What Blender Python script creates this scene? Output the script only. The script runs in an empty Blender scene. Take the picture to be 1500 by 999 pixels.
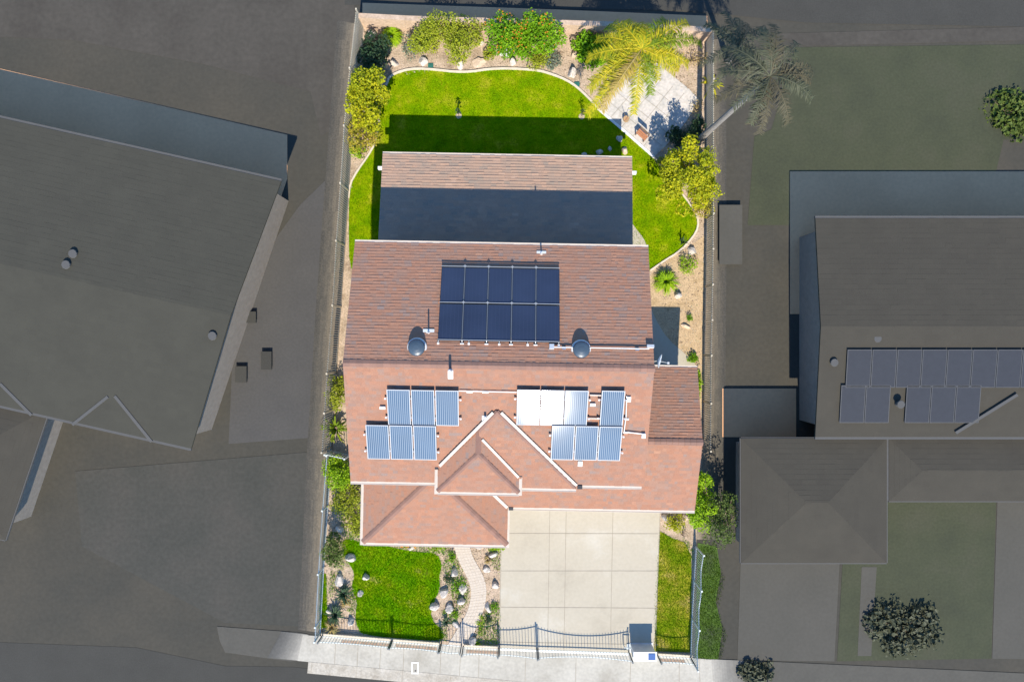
import bpy, math, random
from mathutils import Vector, Matrix, noise
R = random.Random(7)
C = bpy.context.scene.collection
SC = bpy.context.scene
H = 36.0                                   # camera height; f = 1000 photo pixels
RAD = math.radians

def W(px, py, z=0.0):
    """point at height z seen at photo pixel (px, py) -- the lens is a plain nadir pinhole"""
    k = (H - z) / 1000.0
    return Vector(((px - 750) * k, (499.5 - py) * k, z))

# ------------------------------------------------------------------ mesh builder
class MB:
    def __init__(s): s.v = []; s.f = []; s.t = []; s.uv = []
    def face(s, pts, tint=0.5, uv=None):
        n = len(s.v); s.v += [tuple(p) for p in pts]; s.f.append(tuple(range(n, n + len(pts)))); s.t.append(tint)
        s.uv.append(uv)
    def mesh(s, vs, fs, tint=0.5):
        n = len(s.v); s.v += [tuple(p) for p in vs]
        for f in fs: s.f.append(tuple(i + n for i in f)); s.t.append(tint); s.uv.append(None)
    def box(s, c, d, M=None, tint=0.5):
        c = Vector(c); x, y, z = d[0] / 2, d[1] / 2, d[2] / 2
        vs = [Vector((a * x, b * y, e * z)) for e in (-1, 1) for b in (-1, 1) for a in (-1, 1)]
        if M is not None: vs = [M @ v for v in vs]
        s.mesh([c + v for v in vs], [(0, 2, 3, 1), (4, 5, 7, 6), (0, 1, 5, 4), (2, 6, 7, 3), (0, 4, 6, 2), (1, 3, 7, 5)], tint)
    def bar(s, a, b, w, h, up=Vector((0, 0, 1)), tint=0.5):
        """box of width w and height h from a to b"""
        a = Vector(a); b = Vector(b); d = b - a
        if d.length < 1e-6: return
        x = d.normalized()
        y = up.cross(x)
        if y.length < 1e-4: y = Vector((0, 1, 0)).cross(x)
        y.normalize(); z = x.cross(y)
        M = Matrix((x, y, z)).transposed()
        s.box((a + b) / 2, (d.length, w, h), M, tint)
    def tube(s, pts, radii, n=8, tint=0.5, cap=True):
        rings = []; P = [Vector(p) for p in pts]
        for i, p in enumerate(P):
            d = (P[min(i + 1, len(P) - 1)] - P[max(i - 1, 0)]).normalized()
            a = d.orthogonal().normalized(); b = d.cross(a)
            if i == 0: ref = a
            else:
                a = (ref - d * ref.dot(d)).normalized(); b = d.cross(a); ref = a
            r = radii[i] if isinstance(radii, (list, tuple)) else radii
            rings.append([p + (a * math.cos(2 * math.pi * k / n) + b * math.sin(2 * math.pi * k / n)) * r for k in range(n)])
        vs = [v for r in rings for v in r]; fs = []
        for i in range(len(rings) - 1):
            for k in range(n):
                fs.append((i * n + k, i * n + (k + 1) % n, (i + 1) * n + (k + 1) % n, (i + 1) * n + k))
        if cap: fs += [tuple(range(n - 1, -1, -1)), tuple(range((len(rings) - 1) * n, len(rings) * n))]
        s.mesh(vs, fs, tint)
    def prism(s, poly, z0, z1, tint=0.5):
        n = len(poly)
        area = sum(poly[i][0] * poly[(i + 1) % n][1] - poly[(i + 1) % n][0] * poly[i][1] for i in range(n))
        if area < 0: poly = poly[::-1]
        vs = [(p[0], p[1], z0) for p in poly] + [(p[0], p[1], z1) for p in poly]
        fs = [tuple(range(n - 1, -1, -1)), tuple(range(n, 2 * n))]
        fs += [(i, (i + 1) % n, n + (i + 1) % n, n + i) for i in range(n)]
        s.mesh(vs, fs, tint)
    def build(s, name, mat, parent=None, loc=None, smooth=False):
        """vertices are world positions; with a parent they are stored relative to it"""
        me = bpy.data.meshes.new(name)
        off = Vector((0, 0, 0))
        if parent is not None: off = world_loc(parent)
        if loc is not None: off = Vector(loc)
        me.from_pydata([(v[0] - off.x, v[1] - off.y, v[2] - off.z) for v in s.v], [], s.f)
        at = me.attributes.new('tint', 'FLOAT', 'FACE'); at.data.foreach_set('value', s.t)
        if any(u is not None for u in s.uv):
            ul = me.uv_layers.new(name='UVMap'); k = 0
            for f, u in zip(s.f, s.uv):
                for j in range(len(f)):
                    ul.data[k].uv = u[j] if u is not None else (0, 0); k += 1
        if smooth: me.polygons.foreach_set('use_smooth', [True] * len(me.polygons))
        me.materials.append(mat); me.validate(); me.update()
        o = bpy.data.objects.new(name, me); C.objects.link(o)
        if parent is not None: o.parent = parent
        elif loc is not None: o.location = loc
        return o
def world_loc(o):
    p = Vector(o.location)
    while o.parent is not None: o = o.parent; p = p + Vector(o.location)
    return p
def thing(name, label, cat, loc, group=None):
    o = bpy.data.objects.new(name, None); C.objects.link(o); o.location = loc; o.empty_display_size = .2
    return tag(o, label, cat, group)
def tag(o, label, cat, group=None):
    o['label'] = label; o['category'] = cat
    if group: o['group'] = group
    return o
def struct(o, kind='structure'):
    o['kind'] = kind; return o

# ------------------------------------------------------------------ materials
def nt(m): m.use_nodes = True; t = m.node_tree; t.nodes.clear(); return t
def ramp(t, cols):
    r = t.nodes.new('ShaderNodeValToRGB'); e = r.color_ramp.elements
    while len(e) < len(cols): e.new(.5)
    for i, c in enumerate(cols):
        p = i / (len(cols) - 1) if len(c) == 3 else c[3]
        e[i].position = p; e[i].color = (c[0], c[1], c[2], 1)
    return r
def mat(name, cols, scale=3.0, rough=.85, bump=.0, bscale=40, detail=6, attr=0.0, spec=.3, metal=0.0, fine=0.0, fscale=60, transl=0.0, lo=.3, hi=.7, stretch=None):
    """noise picks from cols; attr mixes in the per-face tint; fine adds grain"""
    m = bpy.data.materials.new(name); t = nt(m); N = t.nodes; L = t.links
    out = N.new('ShaderNodeOutputMaterial'); b = N.new('ShaderNodeBsdfPrincipled')
    tc = N.new('ShaderNodeNewGeometry'); vec = tc.outputs['Position']
    if stretch:
        mp = N.new('ShaderNodeMapping'); mp.inputs['Scale'].default_value = stretch; L.new(vec, mp.inputs[0]); vec = mp.outputs[0]
    n1 = N.new('ShaderNodeTexNoise'); n1.inputs['Scale'].default_value = scale; n1.inputs['Detail'].default_value = detail; n1.inputs['Roughness'].default_value = .62
    L.new(vec, n1.inputs['Vector'])
    mr = N.new('ShaderNodeMapRange'); mr.inputs[1].default_value = lo; mr.inputs[2].default_value = hi; L.new(n1.outputs[0], mr.inputs[0]); fac = mr.outputs[0]
    if attr > 0:
        a = N.new('ShaderNodeAttribute'); a.attribute_name = 'tint'
        mx = N.new('ShaderNodeMix'); mx.inputs[0].default_value = attr; L.new(fac, mx.inputs[2]); L.new(a.outputs['Fac'], mx.inputs[3]); fac = mx.outputs[0]
    r = ramp(t, cols); L.new(fac, r.inputs[0]); col = r.outputs[0]
    if fine > 0:
        n2 = N.new('ShaderNodeTexNoise'); n2.inputs['Scale'].default_value = fscale; n2.inputs['Detail'].default_value = 3; L.new(tc.outputs['Position'], n2.inputs['Vector'])
        mr2 = N.new('ShaderNodeMapRange'); mr2.inputs[1].default_value = .3; mr2.inputs[2].default_value = .7; mr2.inputs[3].default_value = 1 - fine; mr2.inputs[4].default_value = 1 + fine; L.new(n2.outputs[0], mr2.inputs[0])
        mm = N.new('ShaderNodeMix'); mm.data_type = 'RGBA'; mm.blend_type = 'MULTIPLY'; mm.inputs[0].default_value = 1; L.new(col, mm.inputs[6]); L.new(mr2.outputs[0], mm.inputs[7]); col = mm.outputs[2]
    L.new(col, b.inputs['Base Color']); b.inputs['Roughness'].default_value = rough; b.inputs['Metallic'].default_value = metal
    b.inputs['Specular IOR Level'].default_value = spec
    if bump > 0:
        nb = N.new('ShaderNodeTexNoise'); nb.inputs['Scale'].default_value = bscale; nb.inputs['Detail'].default_value = 4; L.new(tc.outputs['Position'], nb.inputs['Vector'])
        bp = N.new('ShaderNodeBump'); bp.inputs['Strength'].default_value = bump; bp.inputs['Distance'].default_value = .03; L.new(nb.outputs[0], bp.inputs['Height']); L.new(bp.outputs[0], b.inputs['Normal'])
    sh = b.outputs[0]
    if transl > 0:
        tr = N.new('ShaderNodeBsdfTranslucent'); L.new(col, tr.inputs[0]); ms = N.new('ShaderNodeMixShader'); ms.inputs[0].default_value = transl
        L.new(sh, ms.inputs[1]); L.new(tr.outputs[0], ms.inputs[2]); sh = ms.outputs[0]
    L.new(sh, out.inputs[0]); return m
def flat(name, c, rough=.5, metal=0, var=.12, spec=.5, scale=4):
    return mat(name, [tuple(x * (1 - var) for x in c), tuple(x * (1 + var) for x in c)], scale=scale, rough=rough, metal=metal, spec=spec)

M = {}
M['soil'] = mat('soil', [(0.2128, 0.1456, 0.0952), (0.3696, 0.2800, 0.1904), (0.4592, 0.3472, 0.2464), (0.2912, 0.2240, 0.1456)], scale=1.1, rough=.95, bump=.6, bscale=18, fine=.3, fscale=14, detail=9)
M['sand_soil'] = mat('sand_soil', [(.33, .23, .12), (.47, .34, .20), (.38, .27, .155)], scale=1.3, rough=.95, bump=.5, bscale=20, fine=.25, fscale=16, detail=8)
M['mulch'] = mat('mulch', [(.22, .15, .10), (.38, .27, .19)], scale=3, rough=.95, bump=.6, bscale=30, fine=.3, fscale=30)
M['lawn'] = mat('lawn', [(0.0880, 0.1815, 0.0011), (0.1320, 0.2365, 0.0011), (0.1980, 0.2695, 0.0022), (0.3080, 0.3080, 0.0165)], scale=.9, rough=1.0, spec=.0, bump=.8, bscale=25, fine=.3, fscale=18, detail=10, lo=.32, hi=.67)
M['blade'] = mat('grass_blade', [(0.0840, 0.2128, 0.0011), (0.1456, 0.2856, 0.0011), (0.2240, 0.3192, 0.0022), (0.3808, 0.3584, 0.0168)], scale=1.0, attr=.30, rough=.9, spec=.0, transl=.25, lo=.3, hi=.67, detail=8)
M['blade_dry'] = mat('grass_blade_patchy', [(0.1120, 0.2688, 0.0022), (0.2016, 0.3472, 0.0034), (0.3808, 0.3808, 0.0168), (0.5600, 0.4256, 0.1120)], scale=.9, attr=.45, rough=.9, spec=.0, transl=.25, lo=.33, hi=.80, detail=8)
M['blade_front'] = mat('grass_blade_deep', [(0.0810, 0.2700, 0.0011), (0.1512, 0.3780, 0.0011), (0.2592, 0.3996, 0.0032), (0.4968, 0.4104, 0.0864)], scale=1.2, attr=.25, rough=.9, spec=.0, transl=.25, lo=.3, hi=.75, detail=8)
M['lawn_front'] = mat('lawn_deep', [(0.0715, 0.2090, 0.0022), (0.1210, 0.2640, 0.0022), (0.2090, 0.2860, 0.0044), (0.4180, 0.3190, 0.1100)], scale=.9, rough=1.0, spec=.0, bump=.8, bscale=25, fine=.3, fscale=18, detail=10, lo=.32, hi=.75)
M['lawn_dry'] = mat('lawn_patchy', [(.10, .17, .006), (.17, .22, .008), (.30, .27, .03), (.42, .31, .12)], scale=.9, rough=1.0, spec=.0, bump=.8, bscale=25, fine=.3, fscale=18, detail=10, lo=.3, hi=.7)
M['concrete'] = mat('concrete', [(0.3600, 0.3201, 0.2444), (0.4200, 0.3743, 0.2867), (0.4350, 0.3891, 0.3008), (0.4850, 0.4482, 0.3666)], scale=.25, rough=.9, fine=.035, fscale=6, detail=8, bump=.08, bscale=60)
M['sidewalk'] = mat('sidewalk_concrete', [(.32, .292, .235), (.405, .376, .312), (.46, .43, .36)], scale=.5, rough=.9, fine=.09, fscale=7, detail=8, bump=.08)
M['joint'] = mat('joint', [(.25, .22, .17), (.34, .30, .24)], scale=2, rough=.95)
M['curb'] = mat('curb_concrete', [(.52, .44, .33), (.66, .57, .44)], scale=3, rough=.9)
M['path'] = mat('path_paver', [(.49, .42, .335), (.54, .47, .38)], scale=4, rough=.9, fine=.08, fscale=20)
M['patio_stone'] = mat('stamped_concrete', [(0.3465, 0.3413, 0.3255), (0.4725, 0.4410, 0.3885), (0.5460, 0.4987, 0.4410), (0.4095, 0.4043, 0.3938)], scale=1.6, rough=.85, fine=.12, fscale=8, detail=8)
SH = [(.24, .188, .165), (.305, .180, .128), (.345, .172, .108), (.385, .212, .138)]
M['shingle'] = mat('asphalt_shingle', SH, scale=1.1, rough=.93, attr=.72, fine=.16, fscale=45, spec=.2, detail=5)
M['shingle_old'] = mat('asphalt_shingle_faded', [(.235, .195, .155), (.30, .215, .16), (.355, .23, .16), (.41, .285, .21)], scale=1.1, rough=.93, attr=.6, fine=.16, fscale=45, spec=.2)
M['cap'] = mat('ridge_cap_shingle', [(.19, .115, .09), (.27, .15, .11)], scale=3, rough=.93, attr=.6, fine=.15)
M['cream'] = flat('cream_paint', (.53, .455, .375), .55, var=.06)
M['white'] = flat('white_paint', (.70, .69, .65), .5, var=.04)
M['stucco'] = mat('stucco', [(.52, .42, .32), (.60, .50, .39)], scale=2, rough=.95, bump=.3, bscale=60)
M['alu'] = flat('aluminium', (.62, .64, .66), .38, metal=.85, var=.05)
M['galv'] = flat('galvanised_steel', (.62, .63, .62), .5, metal=.3, var=.1)
M['frame_dark'] = flat('dark_anodised', (.02, .024, .03), .45, var=.1)
M['dark'] = flat('dark_plastic', (.018, .02, .025), .5)
M['pframe'] = flat('satin_frame', (.30, .32, .34), .5, var=.04)
M['railgrey'] = flat('dull_rail', (.22, .24, .26), .55, var=.05)
M['glass'] = flat('window_glass', (.03, .04, .05), .06, spec=.6)
M['rubber'] = flat('rubber_boot', (.05, .05, .05), .8)
M['door'] = flat('door_paint', (.55, .47, .38), .5, var=.04)
M['doorbrown'] = flat('brown_door_paint', (.14, .07, .04), .5)
M['iron'] = flat('pale_iron_paint', (.56, .60, .57), .5, var=.05)
M['irondark'] = flat('slate_iron_paint', (.09, .11, .12), .5, var=.05)
M['vinyl'] = flat('warm_grey_slat', (.50, .44, .33), .7, var=.15)
M['block'] = mat('block_wall', [(.40, .29, .20), (.52, .39, .285)], scale=2.5, rough=.95, fine=.15, fscale=8, bump=.3)
M['rock'] = mat('granite', [(0.3510, 0.3187, 0.2790), (0.5200, 0.4625, 0.3953), (0.6110, 0.5500, 0.4766)], scale=6, rough=.9, bump=.5, bscale=18, fine=.2, fscale=25)
M['rock_tan'] = mat('tan_rock', [(0.4545, 0.3335, 0.2246), (0.5860, 0.4600, 0.3422)], scale=6, rough=.9, bump=.5, bscale=18, fine=.2, fscale=25)
M['bark'] = mat('bark', [(.13, .09, .06), (.25, .18, .13)], scale=8, rough=.95, bump=.7, bscale=25)
M['barkpale'] = mat('pale_bark', [(.18, .165, .15), (.26, .24, .22)], scale=8, rough=.95, bump=.4, bscale=25)
M['terracotta'] = flat('terracotta', (.42, .17, .09), .8)
M['wood'] = flat('warm_wood', (.40, .17, .08), .7, var=.25, scale=12)
M['tanpot'] = flat('tan_clay', (.40, .26, .13), .85)
M['valve'] = flat('green_valve_lid', (.02, .12, .09), .6)
def leaf(name, cols, tr=.3): M[name] = mat(name, cols, scale=1.6, rough=.62, attr=.75, transl=tr, spec=.25)
leaf('lf_yellow', [(.12, .16, .006), (.30, .34, .006), (.48, .46, .008), (.58, .50, .01)])
leaf('lf_gold', [(.13, .15, .02), (.32, .32, .02), (.50, .40, .05), (.50, .33, .10)])
leaf('lf_lime', [(.14, .28, .006), (.27, .44, .006), (.42, .54, .008)])
leaf('lf_green', [(.06, .17, .004), (.16, .34, .004), (.30, .48, .006)])
leaf('lf_olive', [(.12, .15, .02), (.26, .31, .015), (.38, .42, .02), (.44, .40, .12)])
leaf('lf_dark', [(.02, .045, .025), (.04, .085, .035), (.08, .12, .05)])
leaf('lf_sage', [(.12, .17, .12), (.20, .25, .17), (.30, .32, .24)])
leaf('lf_palm', [(.16, .20, .012), (.32, .34, .012), (.52, .44, .012), (.60, .46, .03)])
leaf('lf_palmgreen', [(.07, .13, .010), (.16, .24, .010), (.32, .36, .012)])
leaf('lf_palmdry', [(.28, .21, .06), (.44, .32, .07), (.52, .40, .16)])
leaf('lf_straw', [(.30, .24, .12), (.42, .30, .10), (.30, .30, .10)])
leaf('lf_dim', [(.05, .058, .032), (.075, .082, .045), (.095, .096, .06)], .15)  # dim leaf tones carry the veil painted over the neighbouring lots
leaf('lf_dimgreen', [(.05, .085, .015), (.085, .125, .02), (.12, .15, .03)], .2)
leaf('lf_dimbrown', [(.06, .055, .032), (.085, .076, .044), (.11, .092, .05)], .15)
leaf('fl_orange', [(.60, .16, .02), (.62, .30, .02)])
leaf('fl_white', [(.75, .74, .68), (.8, .8, .76)])
# neighbouring lots: surface colours darkened and greyed to paint a dimming veil
M['d_ground'] = mat('dimmed_ground', [(0.0458, 0.0440, 0.0357), (0.0541, 0.0500, 0.0391), (0.0624, 0.0560, 0.0426)], scale=.28, rough=.95, fine=.08, fscale=5, detail=8)
M['d_dirt'] = mat('dimmed_dirt', [(.050, .044, .036), (.060, .054, .044), (.070, .062, .051)], scale=.3, rough=.95, fine=.1, fscale=4, detail=8)
M['d_grass'] = mat('dimmed_grass', [(0.0416, 0.0460, 0.0270), (0.0489, 0.0540, 0.0296), (0.0562, 0.0580, 0.0348)], scale=.4, rough=.95, fine=.1, fscale=8, detail=8)
M['d_conc'] = mat('dimmed_concrete', [(0.0686, 0.0650, 0.0531), (0.0770, 0.0720, 0.0592)], scale=.4, rough=.9, fine=.05, fscale=6)
M['d_shade_lift'] = mat('shade_lift_tone', [(.62, .335, .17), (.70, .38, .195)], scale=.4, rough=.9, fine=.05, fscale=6)  # pale warm colour brightens ground in cast shadow; no real paving
M['d_walk'] = mat('dimmed_sidewalk', [(0.0686, 0.0650, 0.0539), (0.0853, 0.0800, 0.0661)], scale=.5, rough=.9, fine=.06, fscale=6)
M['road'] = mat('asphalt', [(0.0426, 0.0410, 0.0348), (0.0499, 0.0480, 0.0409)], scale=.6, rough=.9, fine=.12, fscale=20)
M['d_roof'] = mat('dimmed_shingle', [(0.0520, 0.0500, 0.0400), (0.0572, 0.0550, 0.0435), (0.0624, 0.0600, 0.0470)], scale=.8, rough=.93, attr=.4, fine=.06, fscale=30, spec=.1)
M['d_roof2'] = mat('dimmed_brown_shingle', [(0.0541, 0.0490, 0.0391), (0.0593, 0.0540, 0.0426), (0.0655, 0.0590, 0.0461)], scale=.8, rough=.93, attr=.4, fine=.06, fscale=30, spec=.1)
M['d_trim'] = flat('dimmed_trim', (.075, .073, .068), .8, var=.05)
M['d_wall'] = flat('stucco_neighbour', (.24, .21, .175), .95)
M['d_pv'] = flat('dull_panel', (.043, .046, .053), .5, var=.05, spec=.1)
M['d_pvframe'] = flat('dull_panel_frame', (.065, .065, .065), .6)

def pv_mat(name, base, line, nx, lw, rough, spec):
    m = bpy.data.materials.new(name); t = nt(m); N = t.nodes; L = t.links
    out = N.new('ShaderNodeOutputMaterial'); b = N.new('ShaderNodeBsdfPrincipled')
    uv = N.new('ShaderNodeUVMap'); sp = N.new('ShaderNodeSeparateXYZ'); L.new(uv.outputs[0], sp.inputs[0])
    mu = N.new('ShaderNodeMath'); mu.operation = 'MULTIPLY'; mu.inputs[1].default_value = nx; L.new(sp.outputs[0], mu.inputs[0])
    fr = N.new('ShaderNodeMath'); fr.operation = 'FRACT'; L.new(mu.outputs[0], fr.inputs[0])
    sb = N.new('ShaderNodeMath'); sb.operation = 'SUBTRACT'; sb.inputs[1].default_value = .5; L.new(fr.outputs[0], sb.inputs[0])
    ab = N.new('ShaderNodeMath'); ab.operation = 'ABSOLUTE'; L.new(sb.outputs[0], ab.inputs[0])
    mr = N.new('ShaderNodeMapRange'); mr.inputs[1].default_value = .5 - lw - .06; mr.inputs[2].default_value = .5 - lw + .06; L.new(ab.outputs[0], mr.inputs[0])
    nz = N.new('ShaderNodeTexNoise'); nz.inputs['Scale'].default_value = .7; ge = N.new('ShaderNodeNewGeometry'); L.new(ge.outputs['Position'], nz.inputs['Vector'])
    r = ramp(t, [tuple(c * .7 for c in base), tuple(c * 1.3 for c in base)]); L.new(nz.outputs[0], r.inputs[0])
    mx = N.new('ShaderNodeMix'); mx.data_type = 'RGBA'; L.new(mr.outputs[0], mx.inputs[0]); L.new(r.outputs[0], mx.inputs[6]); mx.inputs[7].default_value = (*line, 1)
    L.new(mx.outputs[2], b.inputs['Base Color']); b.inputs['Roughness'].default_value = rough; b.inputs['Specular IOR Level'].default_value = spec
    L.new(b.outputs[0], out.inputs[0]); return m
M['pv_dark'] = pv_mat('black_solar_glass', (.030, .042, .075), (.045, .058, .095), 6, .03, .28, .4)
M['pv_blue'] = pv_mat('striped_blue_solar_glass', (.065, .11, .17), (.22, .265, .31), 11, .20, .060, .25)

def solid_ground(name, poly, z, m, uvw=None):
    mb = MB(); mb.face([(p[0], p[1], z) for p in ccw(poly)])
    return mb.build(name, m)
def ccw(poly):
    n = len(poly); a = sum(poly[i][0] * poly[(i + 1) % n][1] - poly[(i + 1) % n][0] * poly[i][1] for i in range(n))
    return poly if a > 0 else poly[::-1]
def pxpoly(pts, z=0): return [(W(x, y, z).x, W(x, y, z).y) for x, y in pts]
def inside(p, poly):
    x, y = p; c = False; n = len(poly)
    for i in range(n):
        x1, y1 = poly[i][:2]; x2, y2 = poly[i - 1][:2]
        if (y1 > y) != (y2 > y) and x < (x2 - x1) * (y - y1) / (y2 - y1) + x1: c = not c
    return c
def smooth_line(pts, it=2, closed=False):
    for _ in range(it):
        q = []
        n = len(pts)
        for i in range(n if closed else n - 1):
            a, b = pts[i], pts[(i + 1) % n]
            q += [(a[0] * .75 + b[0] * .25, a[1] * .75 + b[1] * .25), (a[0] * .25 + b[0] * .75, a[1] * .25 + b[1] * .75)]
        pts = q if closed else [pts[0]] + q[1:-1] + [pts[-1]]
    return pts
# ------------------------------------------------------------------ the ground
struct(solid_ground('ground', [(-600, -600), (600, -600), (600, 600), (-600, 600)], 0, M['d_ground']))
lot = pxpoly([(531, 40), (605, 44), (700, 46), (820, 50), (1034, 60), (1034, 400), (1029, 660), (1020, 790), (1011, 966), (900, 958), (683, 950), (474, 934), (470, 905), (482, 720), (487, 655), (499, 460), (507, 350), (517, 190)])
struct(solid_ground('garden_soil', lot, .006, M['soil']))
struct(solid_ground('dry_soil', pxpoly([(955, 400), (985, 376), (1010, 360), (1033, 345), (1033, 560), (1028, 600), (940, 600), (940, 420)]), .011, M['sand_soil']))
lawn_px = [(560, 150), (566, 125), (571, 112), (590, 104), (610, 101), (640, 103), (665, 106), (690, 106), (715, 102), (740, 101), (765, 102), (790, 104), (810, 110), (830, 118), (845, 128), (860, 142), (877, 160), (917, 195), (958, 231), (976, 256), (1000, 285), (1018, 310), (1023, 325), (1020, 340), (1006, 358), (990, 372), (976, 380), (953, 396), (935, 405), (900, 405), (900, 300), (560, 300), (560, 405), (520, 405), (512, 385), (511, 350), (511, 300), (513, 270), (524, 250), (540, 228), (550, 210), (555, 180)]
lawn_c = pxpoly(smooth_line(lawn_px, 1, True))
struct(solid_ground('lawn', lawn_c, .018, M['lawn']))
front_px = [(505, 786), (530, 795), (560, 797), (585, 804), (610, 808), (640, 810), (648, 826), (643, 845), (645, 862), (635, 882), (630, 905), (650, 925), (648, 938), (600, 936), (530, 929), (524, 918), (520, 905), (524, 878), (514, 862), (520, 840), (512, 826), (500, 806)]
front_c = pxpoly(smooth_line(front_px, 1, True))
struct(solid_ground('front_lawn', front_c, .018, M['lawn_front']))
side_px = [(967, 778), (985, 788), (1002, 794), (1012, 812), (1013, 850), (1011, 955), (958, 953), (960, 880)]
side_c = pxpoly(side_px)
struct(solid_ground('side_lawn', side_c, .018, M['lawn_dry']))
struct(solid_ground('left_verge', pxpoly([(470, 840), (478, 840), (480, 918), (468, 920)]), .018, M['lawn_front']))
# concrete
struct(solid_ground('patio_slab', pxpoly(smooth_line([(560, 262), (905, 262), (916, 290), (921, 318), (930, 334), (942, 348), (948, 362), (950, 410), (560, 410)], 1, True)), .030, M['concrete']))
struct(solid_ground('side_walk', pxpoly(smooth_line([(950, 440), (959, 466), (978, 497), (1006, 520), (1022, 537), (1022, 580), (940, 580), (940, 440)], 1, True)), .030, M['concrete']))
stone = pxpoly([(877, 160), (938, 93), (962, 93), (1009, 131), (1024, 147), (1004, 180), (985, 203), (972, 217), (958, 230)])
struct(solid_ground('stone_patio', stone, .030, M['patio_stone']))
mbj = MB()
for k in range(1, 5):
    a = W(877 + (938 - 877) * k / 5, 160 + (93 - 160) * k / 5, .035); b = W(958 + (1015 - 958) * k / 5, 230 + (150 - 230) * k / 5, .035)
    mbj.bar(a, b, .018, .004)
    a = W(877 + (958 - 877) * k / 5, 160 + (230 - 160) * k / 5, .035); b = W(938 + (1018 - 938) * k / 5, 93 + (148 - 93) * k / 5, .035)
    mbj.bar(a, b, .018, .0055)
struct(mbj.build('stone_patio_joint', M['joint']))
drive = pxpoly([(738, 735), (968, 738), (966, 780), (961, 900), (957, 962), (731, 950), (733, 800)])
struct(solid_ground('driveway', drive, .030, M['concrete']))
mbj = MB()
for y0, y1 in ((781, 781.5), (836, 836), (889, 890.5), (940, 944)):
    mbj.bar(W(734, y0, .034), W(964, y1, .034), .028, .004)
for xa, xb in ((805.5, 802), (829.5, 826), (898, 894)):
    mbj.bar(W(xa, 742, .034), W(xb, 956, .034), .025, .0055)
mbj.bar(W(734, 800, .034), W(732, 949, .034), .03, .0045); mbj.bar(W(967, 748, .034), W(960, 950, .034), .03, .0045)
struct(mbj.build('driveway_joint', M['joint']))
pl = smooth_line([(664, 790), (665, 800), (671, 820), (683, 842), (690, 860), (690, 875), (685, 895), (672, 918), (655, 945)], 2)
pr = smooth_line([(687, 790), (688, 800), (693, 817), (706, 838), (712, 855), (713, 872), (709, 893), (698, 918), (684, 950)], 2)
struct(solid_ground('garden_path', pxpoly(pl + pr[::-1]), .032, M['path']))
mbj = MB()
for k in range(1, 34):
    i = k / 34 * (len(pl) - 1); a = int(i); f = i - a
    p = [pl[a][j] * (1 - f) + pl[min(a + 1, len(pl) - 1)][j] * f for j in (0, 1)]; q = [pr[a][j] * (1 - f) + pr[min(a + 1, len(pr) - 1)][j] * f for j in (0, 1)]
    mbj.bar(W(*p, .036), W(*q, .036), .014, .004)
for s in (.2, .4, .6, .8):
    c = [(p[0] * (1 - s) + q[0] * s, p[1] * (1 - s) + q[1] * s) for p, q in zip(pl, pr)]
    for a, b in zip(c, c[1:]): mbj.bar(W(*a, .036), W(*b, .036), .014, .0055)
struct(mbj.build('path_joint', mat('path_joint', [(.46, .39, .30), (.50, .425, .33)])))
# kerbing round the lawn and the stone patio
def edging(name, pts, w, h, m, label):
    mb = MB(); P = [W(x, y) for x, y in pts]
    for a, b in zip(P, P[1:]):
        d = (b - a).normalized() * .02
        mb.bar(a - d + Vector((0, 0, h / 2)), b + d + Vector((0, 0, h / 2)), w, h + R.uniform(-.002, .002))
    return tag(mb.build(name, m), label, 'edging')
edging('lawn_edging', smooth_line([(566, 125), (571, 112), (590, 104), (610, 101), (640, 103), (665, 106), (690, 106), (715, 102), (740, 101), (765, 102), (790, 104), (810, 110), (830, 118), (845, 128), (860, 142), (877, 160)], 1), .11, .07, M['curb'], 'pale curved concrete edging between rear lawn and back planting bed')
edging('lawn_edging', smooth_line([(556, 178), (550, 210), (540, 228), (524, 250), (513, 270), (511, 290)], 1), .09, .07, M['curb'], 'pale curved concrete edging beside the slat fence left of rear lawn')
edging('lawn_edging', smooth_line([(958, 231), (976, 256), (1000, 285), (1018, 310), (1023, 325), (1020, 340), (1006, 358), (990, 372), (976, 380), (953, 396)], 1), .09, .07, M['curb'], 'pale concrete edging along the rounded right end of rear lawn')
edging('patio_edging', [(876, 160), (917, 195), (958, 231)], .13, .06, M['white'], 'straight white concrete edging between stone patio and lawn')
# pavement, kerb and road
def fy(x):      # fence line, photo y at ground for a photo x
    P = [(440, 925.4), (474, 928), (683, 944.5), (787, 949.5), (909, 953.5), (1013, 960), (1080, 965)]
    for (x0, y0), (x1, y1) in zip(P, P[1:]):
        if x <= x1: return y0 + (y1 - y0) * (x - x0) / (x1 - x0)
    return P[-1][1]
def kx(x): return 969 + (x - 457) * .0935
wxs = [452 + i * (1042 - 452) / 20 for i in range(21)]
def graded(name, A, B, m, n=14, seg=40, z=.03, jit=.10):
    """ground strip between two photo polylines whose colour dims from the first to the second to paint the soft edge of the veil"""
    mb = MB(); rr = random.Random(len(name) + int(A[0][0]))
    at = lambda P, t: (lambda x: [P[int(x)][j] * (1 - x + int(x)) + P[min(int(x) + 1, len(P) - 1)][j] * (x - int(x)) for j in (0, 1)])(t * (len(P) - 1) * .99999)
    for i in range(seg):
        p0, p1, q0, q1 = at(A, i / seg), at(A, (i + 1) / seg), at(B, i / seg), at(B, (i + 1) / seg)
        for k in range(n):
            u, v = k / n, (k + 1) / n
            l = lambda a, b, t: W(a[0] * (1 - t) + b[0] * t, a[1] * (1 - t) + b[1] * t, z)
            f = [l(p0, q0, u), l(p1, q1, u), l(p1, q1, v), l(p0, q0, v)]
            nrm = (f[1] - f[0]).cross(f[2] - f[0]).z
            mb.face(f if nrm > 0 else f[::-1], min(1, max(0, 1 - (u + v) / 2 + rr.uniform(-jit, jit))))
    return struct(mb.build(name, m))
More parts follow.
